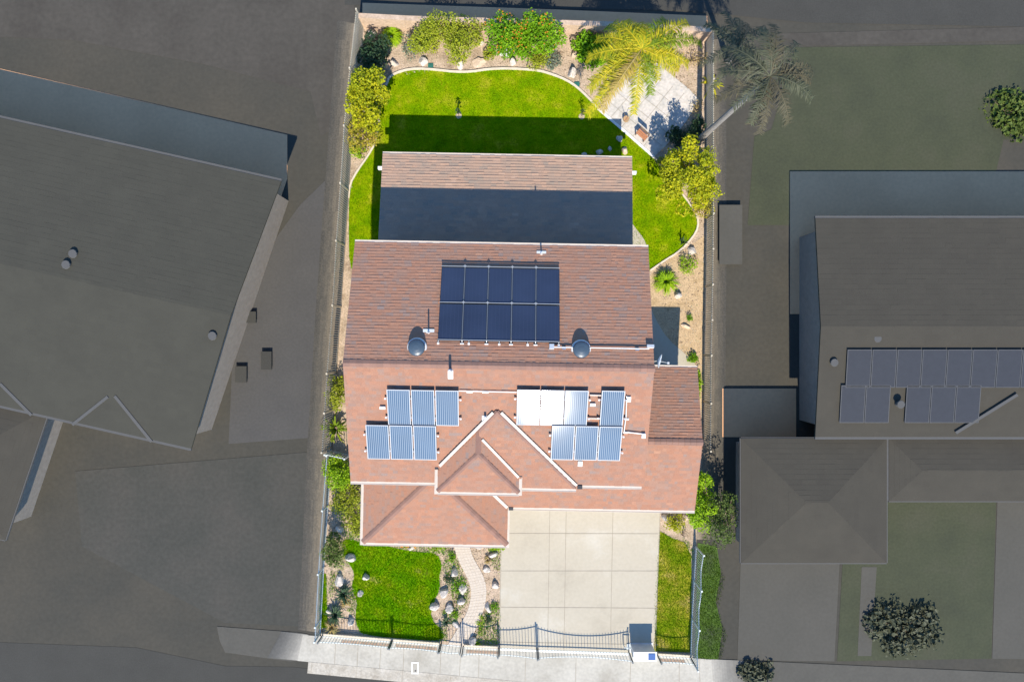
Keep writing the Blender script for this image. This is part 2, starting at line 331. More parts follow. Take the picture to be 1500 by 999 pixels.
GP = mat('pavement_dim_fade', [(.072, .070, .063), (.115, .11, .098), (.20, .188, .16), (.38, .352, .295)], scale=1.5, attr=.92, rough=.9, fine=.08, fscale=8)  # bright to dim tones paint the veil's fading edge on the pavement
GS = mat('soil_dim_fade', [(.053, .050, .043), (.085, .076, .06), (.15, .125, .09), (.25, .20, .14)], scale=2.5, attr=.85, rough=.95, fine=.2, fscale=14)  # soil colour dims outward into the painted veil
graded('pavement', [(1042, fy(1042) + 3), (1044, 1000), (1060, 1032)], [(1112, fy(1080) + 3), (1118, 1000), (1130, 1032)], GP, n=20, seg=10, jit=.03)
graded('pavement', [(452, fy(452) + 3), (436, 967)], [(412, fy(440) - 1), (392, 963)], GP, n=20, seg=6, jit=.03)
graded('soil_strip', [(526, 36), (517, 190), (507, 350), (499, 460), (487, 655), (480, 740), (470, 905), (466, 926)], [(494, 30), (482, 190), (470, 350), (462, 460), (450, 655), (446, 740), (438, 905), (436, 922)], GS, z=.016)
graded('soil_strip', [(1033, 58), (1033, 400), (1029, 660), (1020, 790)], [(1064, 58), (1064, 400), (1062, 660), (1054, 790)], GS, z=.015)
struct(solid_ground('pavement', pxpoly([(x - (8 if x < 460 else 0), fy(x) + 3) for x in wxs] + [(1044, 1000), (1060, 1030), (800, 1030), (758, 997), (600, 982.4), (457, 969), (436, 967)]), .034, M['sidewalk']))
mbj = MB()
for xt, xb in ((492, 490), (525, 523), (558.5, 556), (592, 590.5), (646, 644.5), (675, 673), (702, 701), (770, 769), (844, 843), (924, 922.5), (995, 995), (1024, 1026)):
    mbj.bar(W(xt, fy(xt) + 4, .038), W(xb, min(kx(xb), 1010), .038), .028, .004)
struct(mbj.build('pavement_joint', M['joint']))
mbs = MB()
for x0, x1 in ((500, 571), (580, 640), (683, 731), (966, 1003)):
    mbs.face([W(x0, fy(x0) + 7, .042), W(x0, fy(x0) + 11, .042), W(x1, fy(x1) + 11, .042), W(x1, fy(x1) + 7, .042)])
struct(mbs.build('soil_strip', M['mulch']))
ks = [(452, kx(452)), (457, 969), (600, kx(600)), (758, 997), (830, kx(830))]
mb = MB(); a, b = W(*ks[0], .0), W(*ks[-1], .0); n = Vector((-(b - a).y, (b - a).x, 0)).normalized()
mb.bar(a - n * .3 + Vector((0, 0, .022)), b - n * .3 + Vector((0, 0, .022)), .6, .04)
struct(mb.build('kerb', mat('kerb_concrete', [(.32, .28, .22), (.40, .36, .29), (.46, .42, .35)], scale=2, rough=.9, fine=.15, fscale=10)))
mbj = MB()
for x in (457, 523, 590, 660): mbj.bar(W(x, kx(x) + 1, .045), W(x - 1.5, kx(x) + 17, .045), .02, .004)
struct(mbj.build('kerb_joint', M['joint']))
struct(solid_ground('road', pxpoly([(-400, 925), (200, 948), (330, 975), (430, kx(430) + 10), (830, kx(830) + 17), (1000, 1030), (1000, 1300), (-400, 1300)]), .008, M['road']))
struct(solid_ground('dimmed_pavement', pxpoly([(318, 917), (440, 926), (450, 928), (442, 960), (436, 967), (425, 968), (330, 955), (322, 938)]), .02, M['d_walk']))  # both outer pavements are dark from the veil in their colour, not wear
struct(solid_ground('dimmed_pavement', pxpoly([(1052, 966), (1120, 968), (1600, 990), (1600, 1040), (1075, 1040), (1064, 1000)]), .02, M['d_walk']))
# neighbouring lots, ground colours dimmed by the painted veil
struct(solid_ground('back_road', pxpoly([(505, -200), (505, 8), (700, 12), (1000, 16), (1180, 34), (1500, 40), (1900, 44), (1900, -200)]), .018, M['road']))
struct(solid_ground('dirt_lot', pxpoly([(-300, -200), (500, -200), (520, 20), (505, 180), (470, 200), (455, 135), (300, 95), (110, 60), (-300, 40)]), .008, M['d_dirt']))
struct(solid_ground('rear_shade_lift', pxpoly([(531, 36), (820, 47), (1036, 57), (1036, 24), (820, 15), (531, 5)]), .022, M['d_shade_lift']))  # added sheet in the back wall's shadow, coloured light to lift the shade
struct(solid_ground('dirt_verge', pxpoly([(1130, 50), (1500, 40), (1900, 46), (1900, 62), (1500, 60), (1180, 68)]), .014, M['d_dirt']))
struct(solid_ground('left_shade_lift', pxpoly([(-300, 31), (0, 101), (421, 198), (421, 262), (398, 330), (-300, 330)]), .014, M['d_shade_lift']))  # invented slab cut to the left house's shadow, lightening it by colour
struct(solid_ground('side_yard', pxpoly([(440, 300), (492, 250), (485, 460), (470, 640), (335, 650), (345, 430)]), .012, mat('dimmed_pavers', [(.064, .061, .056), (.074, .070, .063)], scale=.5, rough=.95, fine=.06, fscale=8)))
struct(solid_ground('side_shade_lift', pxpoly([(1058, 569), (1166, 569), (1166, 640), (1058, 640)]), .016, M['d_shade_lift']))  # added patch fitted to the garage shadow; its tone cancels the shade
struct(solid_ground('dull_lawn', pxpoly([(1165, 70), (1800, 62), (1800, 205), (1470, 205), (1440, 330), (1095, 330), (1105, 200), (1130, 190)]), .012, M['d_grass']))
struct(solid_ground('patio_shade_lift', pxpoly([(1157, 251.5), (1800, 251.5), (1800, 345), (1180, 460), (1157, 460)]), .018, M['d_shade_lift']))  # outline follows the right house's shadow; shade is offset in the colour
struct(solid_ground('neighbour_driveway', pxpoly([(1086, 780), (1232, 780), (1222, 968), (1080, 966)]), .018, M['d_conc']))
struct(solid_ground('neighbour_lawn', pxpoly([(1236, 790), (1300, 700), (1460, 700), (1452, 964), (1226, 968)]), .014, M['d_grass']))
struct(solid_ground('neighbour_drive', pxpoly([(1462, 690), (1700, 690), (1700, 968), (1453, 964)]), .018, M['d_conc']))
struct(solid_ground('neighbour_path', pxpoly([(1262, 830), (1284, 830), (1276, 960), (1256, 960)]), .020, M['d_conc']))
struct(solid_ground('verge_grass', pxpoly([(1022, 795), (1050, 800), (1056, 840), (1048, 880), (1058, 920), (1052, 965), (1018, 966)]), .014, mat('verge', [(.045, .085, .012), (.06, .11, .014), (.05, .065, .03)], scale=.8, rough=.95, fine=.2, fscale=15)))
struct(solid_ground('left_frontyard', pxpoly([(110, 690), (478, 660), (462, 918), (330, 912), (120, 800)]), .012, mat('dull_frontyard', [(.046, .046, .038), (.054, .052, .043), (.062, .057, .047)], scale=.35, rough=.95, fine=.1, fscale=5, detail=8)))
#%%HOUSE
TH = RAD(1.05); cT, sT = math.cos(TH), math.sin(TH)
def L2W(x, y, z=0.0): return Vector((x * cT + y * sT, -x * sT + y * cT, z))      # house frame -> world
def shingles(mb, O, U, V, poly, flip=False, exp=.145, tabw=.23, thick=.015, seed=0, var=.014):
    """courses of lapped tabs over the convex polygon poly given as (u along eave, v up slope)"""
    r = random.Random(seed); Nn = U.cross(V).normalized()
    v0 = min(p[1] for p in poly); v1 = max(p[1] for p in poly)
    def span(v):
        xs = []
        n = len(poly)
        for i in range(n):
            a, b = poly[i], poly[(i + 1) % n]
            if (a[1] - v) * (b[1] - v) <= 0 and a[1] != b[1]:
                xs.append(a[0] + (b[0] - a[0]) * (v - a[1]) / (b[1] - a[1]))
        return (min(xs), max(xs)) if len(xs) >= 2 else None
    P = lambda u, v, h: O + U * u + V * v + Nn * h
    v = v0; row = 0
    while v < v1 - .01:
        w = min(v + exp, v1)
        s0, s1 = span(v + 1e-4), span(w - 1e-4)
        if s0 is None or s1 is None: break
        lo, hi = min(s0[0], s1[0]), max(s0[1], s1[1])
        u = lo - r.uniform(0, tabw)
        while u < hi:
            e = u + tabw * r.uniform(.55, 1.5)
            a0, b0 = max(u, s0[0]), min(e, s0[1]); a1, b1 = max(u, s1[0]), min(e, s1[1])
            if b0 > a0 or b1 > a1:
                if b0 < a0: a0 = b0 = (s0[0] if b0 <= s0[0] else s0[1])
                if b1 < a1: a1 = b1 = (s1[0] if b1 <= s1[0] else s1[1])
                t = thick + (var if r.random() < .45 else 0) + r.uniform(0, .004)
                wp = P((a0 + b0) / 2, v, 0)
                tint = .53 + .18 * noise.noise(Vector((wp.x * .9, wp.y * .9 + wp.z, seed))) + r.gauss(0, .15)
                if r.random() < .13: tint -= .30
                tint = min(1, max(0, tint))
                mb.face([P(a0, v, t), P(b0, v, t), P(b1, w, .004), P(a1, w, .004)], tint)
                if b0 > a0: mb.face([P(a0, v, -.01), P(b0, v, -.01), P(b0, v, t), P(a0, v, t)], tint * .8)
            u = e
        v = w; row += 1
def slope_axes(p_eave0, p_eave1, up_pt):
    U = (p_eave1 - p_eave0).normalized(); w = up_pt - p_eave0
    V = (w - U * w.dot(U)).normalized()
    return U, V
def slope(mb, pts, seed=0, deck=.10, **k):
    """pts: world corner points, the first two along the eave, seen counter-clockwise from above"""
    O = pts[0]; U, V = slope_axes(pts[0], pts[1], pts[2])
    poly = [((p - O).dot(U), (p - O).dot(V)) for p in pts]
    shingles(mb, O, U, V, poly, seed=seed, **k)
    n = len(pts); low = [p - Vector((0, 0, deck)) for p in pts]; top = [p - Vector((0, 0, .004)) for p in pts]
    mb.face(low[::-1], .3); mb.face(top, .3)
    for i in range(n): mb.face([low[i], low[(i + 1) % n], top[(i + 1) % n], top[i]], .3)
def caps(mb, a, b, w=.16, drop=.06, seg=.28, lift=.03):
    d = b - a; n = max(1, int(d.length / seg)); x = d.normalized(); y = Vector((0, 0, 1)).cross(x).normalized(); rr = random.Random(int(abs(a.x) * 100))
    for i in range(n):
        p = a + d * (i / n); q = a + d * ((i + 1.1) / n); l0 = lift + .018; l1 = lift
        t = rr.random()
        z = Vector((0, 0, 1))
        for s in (1, -1):
            f = [p + z * l0, q + z * l1, q + y * s * w + z * (l1 - drop), p + y * s * w + z * (l0 - drop)]
            mb.face(f if s < 0 else f[::-1], t)
        mb.face([p + z * l0, p + y * w + z * (l0 - drop), p + z * (l0 - drop), p - y * w + z * (l0 - drop)], t)
def gutter(mb, a, b, w=.13, h=.12, out=None):
    """an open trough hung on an eave line"""
    d = (b - a).normalized(); o = out if out is not None else Vector((d.y, -d.x, 0))
    z = Vector((0, 0, 1))
    mb.bar(a + o * w / 2 - z * h, b + o * w / 2 - z * h, w, .012)
    mb.bar(a + o * w - z * h / 2, b + o * w - z * h / 2, .022, h + .01)
    mb.bar(a + o * .010 - z * h / 2, b + o * .010 - z * h / 2, .02, h)
    mb.bar(a + o * w / 2 - z * .012, b + o * w / 2 - z * .012, w * .8, .008)
SL = .335; ZR, ZE = 7.43, 5.653
XL, XR = -7.06, 5.98; YR, YB, YF = -1.05, 4.27, -6.345
house = thing('house', 'two storey house with red brown shingle roofs carrying solar panels, in the bright lot', 'house', (-.5, -1, 0))
walls = MB()
def wallbox(x0, x1, y0, y1, z0, z1, mb=walls):
    mb.prism([L2W(x0, y0).to_tuple()[:2], L2W(x1, y0).to_tuple()[:2], L2W(x1, y1).to_tuple()[:2], L2W(x0, y1).to_tuple()[:2]], z0, z1)
wallbox(XL + .35, XR - .35, YF + .5, YB - .5, 0, ZE + .10)
for x in (XL + .36, XR - .36):     # gable ends of the main roof
    s = .08
    pts = [(YF + .5, ZE + .1), (YB - .5, ZE + .1), (YR, ZR - .14)]
    vs = [L2W(x - s, y, z) for y, z in pts] + [L2W(x + s, y, z) for y, z in pts]
    walls.mesh(vs, [(0, 1, 2), (5, 4, 3), (0, 3, 4, 1), (1, 4, 5, 2), (2, 5, 3, 0)])
wallbox(-.6, 8.6, -7.6, -1.6, 0, 2.80)                      # garage wing
wallbox(XL + .42, -.55, -9.2, -5.9, 0, 2.80)                # porch wing
wallbox(-2.75, .0, -6.35, -5.9, 2.9, ZE + .02)              # bay under the small hip
for x in (8.55,):
    pts = [(-7.6, 2.8), (-1.6, 2.8), (-4.6, 3.95)]
    vs = [L2W(x - .08, y, z) for y, z in pts] + [L2W(x + .05, y, z) for y, z in pts]
    walls.mesh(vs, [(0, 1, 2), (5, 4, 3), (0, 3, 4, 1), (1, 4, 5, 2), (2, 5, 3, 0)])
walls.build('wall', M['stucco'], house)
# main gable roof
rb = MB()
slope(rb, [L2W(XR, YB, ZE), L2W(XL, YB, ZE), L2W(XL, YR, ZR), L2W(XR, YR, ZR)], 1, thick=.011, var=.008)
slope(rb, [L2W(XL, YF, ZE), L2W(XR, YF, ZE), L2W(XR, YR, ZR), L2W(XL, YR, ZR)], 2)
roof = rb.build('roof', M['shingle'], house)
cb = MB(); caps(cb, L2W(XL, YR, ZR), L2W(XR, YR, ZR), w=.15, drop=.055); cb.build('ridge_cap', M['cap'], roof)
# raised front bay slope and its small hip
def zf(y): return ZR + SL * (y - YR) if y < YR else ZR - SL * (y - YR)
bump = .10; ax, ay = -.58, -3.05
bb = MB(); ye = -6.50
zb = lambda y: zf(y) + bump
hx0, hx1, hy = -3.16, .42, -6.69; hc = (hx0 + hx1) / 2; hw = (hx1 - hx0) / 2; ZH = ZE + .23; zh = ZH + hw * SL; hpy = hy + hw
slope(bb, [L2W(hc, ye, zb(ye)), L2W(ax + (ay - ye) * 1.03, ye, zb(ye)), L2W(ax + .02, ay, zb(ay)), L2W(ax - .02, ay, zb(ay)), L2W(hc + .02, -3.88, zb(-3.88))], 3, deck=.12)
yb2 = -3.92      # ridge runs back until it meets the raised slope
slope(bb, [L2W(hx0, hy, ZH), L2W(hx1, hy, ZH), L2W(hc, hpy, zh)], 4)
slope(bb, [L2W(hx1, hy, ZH), L2W(hx1, -5.97, ZH), L2W(hc, yb2, zh), L2W(hc, hpy, zh)], 5, thick=.016, var=.012)
slope(bb, [L2W(hx0, -5.74, ZH), L2W(hx0, hy, ZH), L2W(hc, hpy, zh), L2W(hc, yb2, zh)], 6, thick=.016, var=.012)
bay = bb.build('bay_roof', M['shingle'], house)
cb = MB()
caps(cb, L2W(hx0, hy, ZH), L2W(hc, hpy, zh), w=.10, drop=.03); caps(cb, L2W(hx1, hy, ZH), L2W(hc, hpy, zh), w=.10, drop=.03); caps(cb, L2W(hc, hpy, zh), L2W(hc, yb2, zh), w=.12, drop=.04)
caps(cb, L2W(ax + 3.50, ye + .06, zb(ye + .06)), L2W(ax, ay, zb(ay)), w=.10, drop=.04); caps(cb, L2W(hc, -3.90, zb(-3.90)), L2W(ax, ay, zb(ay)), w=.10, drop=.04)
cb.build('hip_cap', M['cap'], bay)
def valley(x0, y0, z0, x1, y1, z1, w=.13):
    vb = MB(); vb.bar(L2W(x0, y0, z0), L2W(x1, y1, z1), w, .03); vb.build('valley_flashing', M['cream'], bay)
valley(ax - .17, ay - .02, zf(ay) + .10, -3.08, -5.55, zf(-5.55) + .11)
valley(ax + .17, ay - .02, zf(ay) + .085, 2.98, -6.36, zf(-6.36) + .085)
valley(hc + .16, -4.28, zh + .03, hx1 - .02, -6.0, ZH + .07, w=.11)
for p_, q_ in ((L2W(hx0, hy, ZH), L2W(hx1, hy, ZH)), (L2W(hx1, hy - .12, ZH), L2W(hx1, -6.0, ZH)), (L2W(hx0, -5.72, ZH), L2W(hx0, hy - .12, ZH)), (L2W(hx1 + .12, ye, zb(ye)), L2W(ax + 3.55, ye, zb(ye)))):
    gb = MB(); gutter(gb, p_, q_); gb.build('gutter', M['cream'], bay)
for c_, d_ in ((L2W(3.13, -6.43, ZE + .02), (.22, .16, .10)), (L2W(hx1 + .06, -5.93, ZH + .0), (.16, .10, .08)), (L2W(hx0 - .06, -5.66, ZH + .0), (.16, .10, .08))):
    db = MB(); db.box(c_, d_); db.build('gutter_outlet', M['dark'], bay)
for p_, q_, w_ in ((L2W(XL, YF, ZE), L2W(hx0, YF, ZE), .13), (L2W(3.05, YF, ZE), L2W(XR - .1, YF, ZE), .13), (L2W(XR, YB, ZE), L2W(XL, YB, ZE), .09)):
    gb = MB(); gutter(gb, p_, q_, w=w_); gb.build('gutter', M['cream'], roof)
# garage wing
gx0, gx1, gyf, gyr, gyb, ge = -3.4, 9.02, -8.06, -4.59, -1.13, 2.85; gz = ge + (gyr - gyf) * SL
rb = MB()
slope(rb, [L2W(-.1, gyf, ge), L2W(gx1, gyf, ge), L2W(gx1, gyr, gz), L2W(gx0, gyr, gz)], 7)
slope(rb, [L2W(gx1, gyb, ge), L2W(5.5, gyb, ge), L2W(5.5, gyr, gz), L2W(gx1, gyr, gz)], 8, thick=.011, var=.008)
groof = rb.build('garage_roof', M['shingle'], house)
cb = MB(); caps(cb, L2W(5.64, gyr, gz), L2W(gx1, gyr, gz), w=.15, drop=.05); cb.build('ridge_cap', M['cap'], groof)
gb = MB(); gutter(gb, L2W(.02, gyf, ge), L2W(gx1, gyf, ge)); gb.build('gutter', M['cream'], groof); gb = MB(); gutter(gb, L2W(gx1, gyb, ge), L2W(5.7, gyb, ge), w=.09); gb.build('gutter', M['cream'], groof)
# porch hip roof
px0, px1, pyf, pe = -7.06, -.06, -9.90, 2.85; pc = (px0 + px1) / 2; pw = (px1 - px0) / 2; pz = pe + pw * SL; ppy = pyf + pw
rb = MB()
slope(rb, [L2W(px0, pyf, pe), L2W(px1, pyf, pe), L2W(pc, ppy, pz)], 9)
slope(rb, [L2W(px1, pyf, pe), L2W(px1, -8.1, pe), L2W(px1 - 2.2, -5.9, pe + 2.2 * SL), L2W(pc, -5.9, pz), L2W(pc, ppy, pz)], 10, thick=.016, var=.012)
slope(rb, [L2W(px0, -5.9, pe), L2W(px0, pyf, pe), L2W(pc, ppy, pz), L2W(pc, -5.9, pz)], 11, thick=.016, var=.012)
proof = rb.build('porch_roof', M['shingle'], house)
cb = MB(); caps(cb, L2W(px0, pyf, pe), L2W(pc, ppy, pz), w=.13, drop=.035); caps(cb, L2W(px1, pyf, pe), L2W(pc, ppy, pz), w=.13, drop=.035); cb.build('hip_cap', M['cap'], proof)
gb = MB(); gutter(gb, L2W(px0, pyf, pe), L2W(px1, pyf, pe), w=.14); gb.build('gutter', M['cream'], proof); gb = MB(); gutter(gb, L2W(px1, pyf - .13, pe), L2W(px1, -8.1, pe), w=.09); gb.build('gutter', M['cream'], proof); gb = MB(); gutter(gb, L2W(px0, -6.3, pe), L2W(px0, pyf - .13, pe)); gb.build('gutter', M['cream'], proof)
vb = MB(); vb.bar(L2W(px1 - .02, -8.08, pe + .05), L2W(px1 - 1.2, -6.9, pe + 1.18 * SL + .06), .14, .03); vb.build('valley_flashing', M['cream'], proof)
db = MB(); db.box(L2W(.1, -8.13, pe + .02), (.22, .14, .08)); db.build('gutter_outlet', M['dark'], proof)
# openings, for anyone looking from the side
def opening(name, fmat, x0, x1, z0, z1, y, ny, parent=house, glass=M['glass'], pane='pane'):
    f = MB(); c = ny * .03
    for (a, b, e, g) in ((x0, x1, z0 - .04, z0 + .06), (x0, x1, z1 - .06, z1 + .04), (x0 - .05, x0 + .06, z0, z1), (x1 - .06, x1 + .05, z0, z1)):
        f.box(L2W((a + b) / 2, y + c, (e + g) / 2), (b - a, .07, g - e))
    o = f.build(name, fmat, parent); g = MB(); g.box(L2W((x0 + x1) / 2, y + ny * .012, (z0 + z1) / 2), (x1 - x0 - .1, .02, z1 - z0 - .1)); g.build(pane, glass, o)
for x in (-5.9, -3.4, 1.4, 3.8): opening('window', M['white'], x, x + 1.4, 3.9, 5.1, YB - .5, 1)
for x in (-5.9, 2.2): opening('window', M['white'], x, x + 1.6, .9, 2.1, YB - .5, 1)
opening('patio_door', M['white'], -2.2, .4, .06, 2.1, YB - .5, 1)
for x in (-5.9, 1.5, 3.6): opening('window', M['white'], x, x + 1.3, 4.2, 5.2, YF + .5, -1)
opening('window', M['white'], -2.1, -.6, 4.0, 5.1, -6.35, -1)
opening('window', M['white'], -6.1, -4.3, .8, 2.1, -9.2, -1)
opening('front_door', M['cream'], -2.75, -1.75, .05, 2.15, -9.2, -1, glass=M['doorbrown'], pane='door_leaf')
opening('garage_door', M['cream'], .4, 5.2, .04, 2.2, -7.6, -1, glass=M['door'], pane='door_leaf')
opening('garage_door', M['cream'], 5.7, 8.2, .04, 2.2, -7.6, -1, glass=M['door'], pane='door_leaf')
# ---- things fixed to the roof
def on_roof(px, py, off=0.0):
    dx, dy = (px - 750) / 1000, (499.5 - py) / 1000; k = dy + .0183 * dx
    t = (H - ZR - off + SL * YR) / (1 + SL * k)
    if H - t > ZR + off - 0 or (k * t) > YR: t = (H - ZR - off - SL * YR) / (1 - SL * k)
    return Vector((dx * t, dy * t, H - t))
def to_local(p): return (p.x * cT - p.y * sT, p.x * sT + p.y * cT, p.z)
UP = Vector((0, 0, 1))
def flash_plate(mb, p, w, d, side, h=.05, t=.012):
    n = (L2W(0, side * SL, 0) + UP).normalized(); x = L2W(1, 0, 0); y = n.cross(x); Mx = Matrix((x, y, n)).transposed()
    mb.box(p + n * h, (w, d, t), Mx)
def vent_pipe(px, py, h, plate, side, r=.035, foot=None):
    p = on_roof(px, py); f = MB(); flash_plate(f, p + L2W(0, plate[2], -side * SL * plate[2]), plate[0], plate[1], side); o = f.build('pipe_flashing', M['white'], roof)
    b = MB(); b.tube([p, p + UP * h], r, 10); b.tube([p, p + UP * .10], [r * 2.2, r * 1.1], 10); b.build('vent_pipe', M['galv'], roof)
vent_pipe(628, 487, .62, (.48, .14, .06), 1)
vent_pipe(793, 372, .5, (.42, .12, .05), 1)
vent_pipe(660, 543, .55, (.22, .36, -.16), -1, r=.06)
vent_pipe(711, 611, .30, (.28, .28, -.04), -1, r=.05)
for px, py in ((611, 509), (851, 512)):
    p = on_roof(px, py); b = MB()
    b.tube([p - UP * .05, p + UP * .20], [.33, .30], 28)
    b.build('vent_base', M['galv'], roof)
    b = MB(); prof = [(.35, .16), (.36, .20), (.32, .27), (.24, .31), (.11, .34), (.02, .345)]
    b.tube([p + UP * z for _, z in prof], [r for r, _ in prof], 28); b.build('attic_fan', flat('blue_grey_dome', (.05, .075, .10), .35), roof, smooth=False)
    b = MB(); b.tube([p + UP * .022, p + UP * .05], [.42, .40], 28); b.build('fan_flashing', M['galv'], roof)
def conduit(pts, r=.022, m='white'):
    b = MB(); P = [on_roof(x, y, .10) for x, y in pts]; b.tube(P, r, 8); b.build('conduit', M[m], roof)
def jbox(px, py, w, d, h, m='white', off=.05):
    p = on_roof(px, py); b = MB(); side = 1 if to_local(p)[1] > YR else -1
    n = (L2W(0, side * SL, 0) + UP).normalized(); x = L2W(1, 0, 0); y = n.cross(x); b.box(p + n * (h / 2 + .02), (w, d, h), Matrix((x, y, n)).transposed()); b.build('junction_box', M[m], roof)
conduit([(807, 508.5), (842, 509), (951, 511)]); jbox(808, 508.5, .20, .20, .12, 'galv'); jbox(952, 508.5, .30, .12, .16, 'galv'); jbox(826, 511, .16, .10, .08, 'alu'); jbox(933, 512.5, .16, .10, .08, 'alu')
conduit([(672, 572.5), (757, 574.5)]); jbox(688, 573.5, .26, .06, .05); jbox(711, 574, .26, .06, .05)
conduit([(864, 578.5), (882, 579)], .035, 'cream'); conduit([(862, 612.5), (880, 613)], .035, 'cream')
conduit([(918, 580), (917, 610), (914, 633)], .022); jbox(920.5, 583.5, .18, .22, .10); jbox(918, 613, .16, .08, .06); jbox(916, 632.5, .18, .08, .06); conduit([(915, 632.5), (941, 635.5)], .025); jbox(942, 636.5, .16, .20, .14)
jbox(868, 591.5, .22, .12, .10); jbox(849.5, 677.5, .19, .24, .10); jbox(561, 596, .24, .12, .10)
# satellite dish on the gable wall
d = thing('satellite_dish', 'small grey satellite dish on the right end of the house ridge', 'dish', L2W(5.7, YR + .25, 7.1))
b = MB(); c0 = L2W(6.22, YR + .32, 7.25); ax_ = Vector((.95, -.22, .28)).normalized(); u = ax_.orthogonal().normalized(); w_ = ax_.cross(u)
rings = [(0, -.07), (.12, -.055), (.22, -.02), (.30, .03)]
vs = [c0 + ax_ * rings[0][1]] + [c0 + ax_ * z + (u * math.cos(2 * math.pi * k / 20) + w_ * math.sin(2 * math.pi * k / 20)) * r for r, z in rings[1:] for k in range(20)]
fs = [(0, 1 + (k + 1) % 20, 1 + k) for k in range(20)] + [(1 + i * 20 + k, 1 + i * 20 + (k + 1) % 20, 1 + (i + 1) * 20 + (k + 1) % 20, 1 + (i + 1) * 20 + k) for i in range(2) for k in range(20)]
b.mesh(vs, fs); dd = b.build('reflector', M['galv'], d); sm = dd.modifiers.new('thick', 'SOLIDIFY'); sm.thickness = .015
b = MB(); b.tube([L2W(5.6, YR + .25, 7.05), L2W(5.98, YR + .28, 6.95), c0 - ax_ * .07], .022, 8); b.build('mast', M['galv'], d)
b = MB(); b.tube([c0 - UP * .25 + ax_ * .02, c0 + ax_ * .36 - UP * .05], .012, 6); b.box(c0 + ax_ * .38 - UP * .03, (.08, .08, .08)); b.build('feed_arm', M['galv'], d)
#%%PANELS
def make_panel(kind, w, l):
    root = thing('solar_panel', 'x', 'solar panel', (0, 0, 0))
    f = MB(); t = .04; fw = .022 if kind == 'dark' else .035
    for c, dmn in (((0, l / 2 - fw / 2, 0), (w, fw, t)), ((0, -l / 2 + fw / 2, 0), (w, fw, t)), ((w / 2 - fw / 2, 0, 0), (fw, l - 2 * fw, t)), ((-w / 2 + fw / 2, 0, 0), (fw, l - 2 * fw, t))): f.box(c, dmn)
    f.build('panel_frame', M['frame_dark'] if kind == 'dark' else (M['pframe'] if kind == 'blue' else M['d_pvframe']), root)
    g = MB(); a, b_, z = w / 2 - fw, l / 2 - fw, t / 2 - .006
    g.face([(-a, -b_, z), (a, -b_, z), (a, b_, z), (-a, b_, z)], uv=[(0, 0), (1, 0), (1, 1), (0, 1)])
    g.face([(-a, -b_, -.012), (-a, b_, -.012), (a, b_, -.012), (a, -b_, -.012)], uv=[(0, 0)] * 4)
    g.build('panel_glass', M['pv_dark'] if kind == 'dark' else (M['pv_blue'] if kind == 'blue' else M['d_pv']), root)
    return root
def copy_tree(o, parent=None):
    c = o.copy(); C.objects.link(c); c.parent = parent
    for ch in [x for x in bpy.data.objects if x.parent == o]: copy_tree(ch, c)
    return c
def slope_rot(side, rot=TH, sl=SL):
    n = Vector((0, side * sl, 1)).normalized(); x = Vector((1, 0, 0)); y = n.cross(x)
    return (Matrix.Rotation(-rot, 3, 'Z') @ Matrix((x, y, n)).transposed()).to_euler()
def row(proto, x0, n, w, y_mid_local, z_of, side, off, labels, group, used):
    for i in range(n):
        o = proto if not used else copy_tree(proto); used.append(1)
        x = x0 + (i + .5) * w
        nrm = Vector((0, side * SL, 1)).normalized()
        o.location = L2W(x, y_mid_local, z_of(y_mid_local) + off / nrm.z); o.rotation_euler = slope_rot(side, sl=SL if side > 0 else .378)
        tag(o, labels[i], 'solar panel', group)
def extents(px0, px1, py0, py1, off):
    a = to_local(on_roof(px0, py0, off)); b = to_local(on_roof(px1, py1, off)); return a[0], b[0], a[1], b[1]
cosS = math.cos(math.atan(SL)); used = []
ordn = ['leftmost', 'second from left', 'third from left', 'fourth from left', 'rightmost']
x0, x1, yt, _ = extents(646.5, 820, 391, 391, .18); _, _, ym, _ = extents(646, 820, 446, 446, .18); _, _, yb, _ = extents(644, 820, 499.5, 499.5, .18)
pwid = (x1 - x0) / 5
P0 = make_panel('dark', pwid - .03, (yt - yb) / 2 / cosS - .04)
row(P0, x0, 5, pwid, (yt * 3 + yb) / 4 , zf, 1, .14, ['%s black panel in the upper row behind the roof ridge' % s for s in ordn], 'black solar panels on the rear roof slope', used)
row(P0, x0, 5, pwid, (yt + yb * 3) / 4, zf, 1, .14, ['%s black panel in the lower row, nearest the roof ridge' % s for s in ordn], 'black solar panels on the rear roof slope', used)
rk = thing('panel_rack', 'aluminium rails and clamps under and between the black rear panels', 'mounting rack', L2W((x0 + x1) / 2, (yt + yb) / 2, zf((yt + yb) / 2)))
b = MB(); nrm = Vector((0, SL, 1)).normalized(); hh = .165
def rp(x, y, h): return L2W(x, y + nrm.y * h, zf(y) + nrm.z * h)
for y in (yt - .01, (yt + yb) / 2, yb + .01): b.bar(rp(x0, y, hh), rp(x1, y, hh), .03, .03)
for i in range(1, 5): b.bar(rp(x0 + pwid * i, yt, .15), rp(x0 + pwid * i, yb, .15), .018, .03)
b.build('rail', M['railgrey'], rk)
for y in (yt - .01, (yt + yb) / 2):
    for i in range(1, 5): b = MB(); b.box(rp(x0 + pwid * i, y, .185), (.13, .05, .02)); b.box(rp(x0 + pwid * i, y, .187), (.04, .12, .021)); b.build('clamp', M['railgrey'], rk)
b = MB()
for i, fx in enumerate((.03, 1, 1.28, 2, 2.52, 3, 3.68, 4, 4.95)):
    xx = x0 + pwid * fx
    b.box(rp(xx, yb - .12, .06), (.16 if fx in (1, 2, 3, 4) else .09, .05 if fx in (1, 2, 3, 4) else .09, .05)); b.bar(rp(xx, yb - .10, .0), rp(xx, yb + .05, .12), .03, .03)
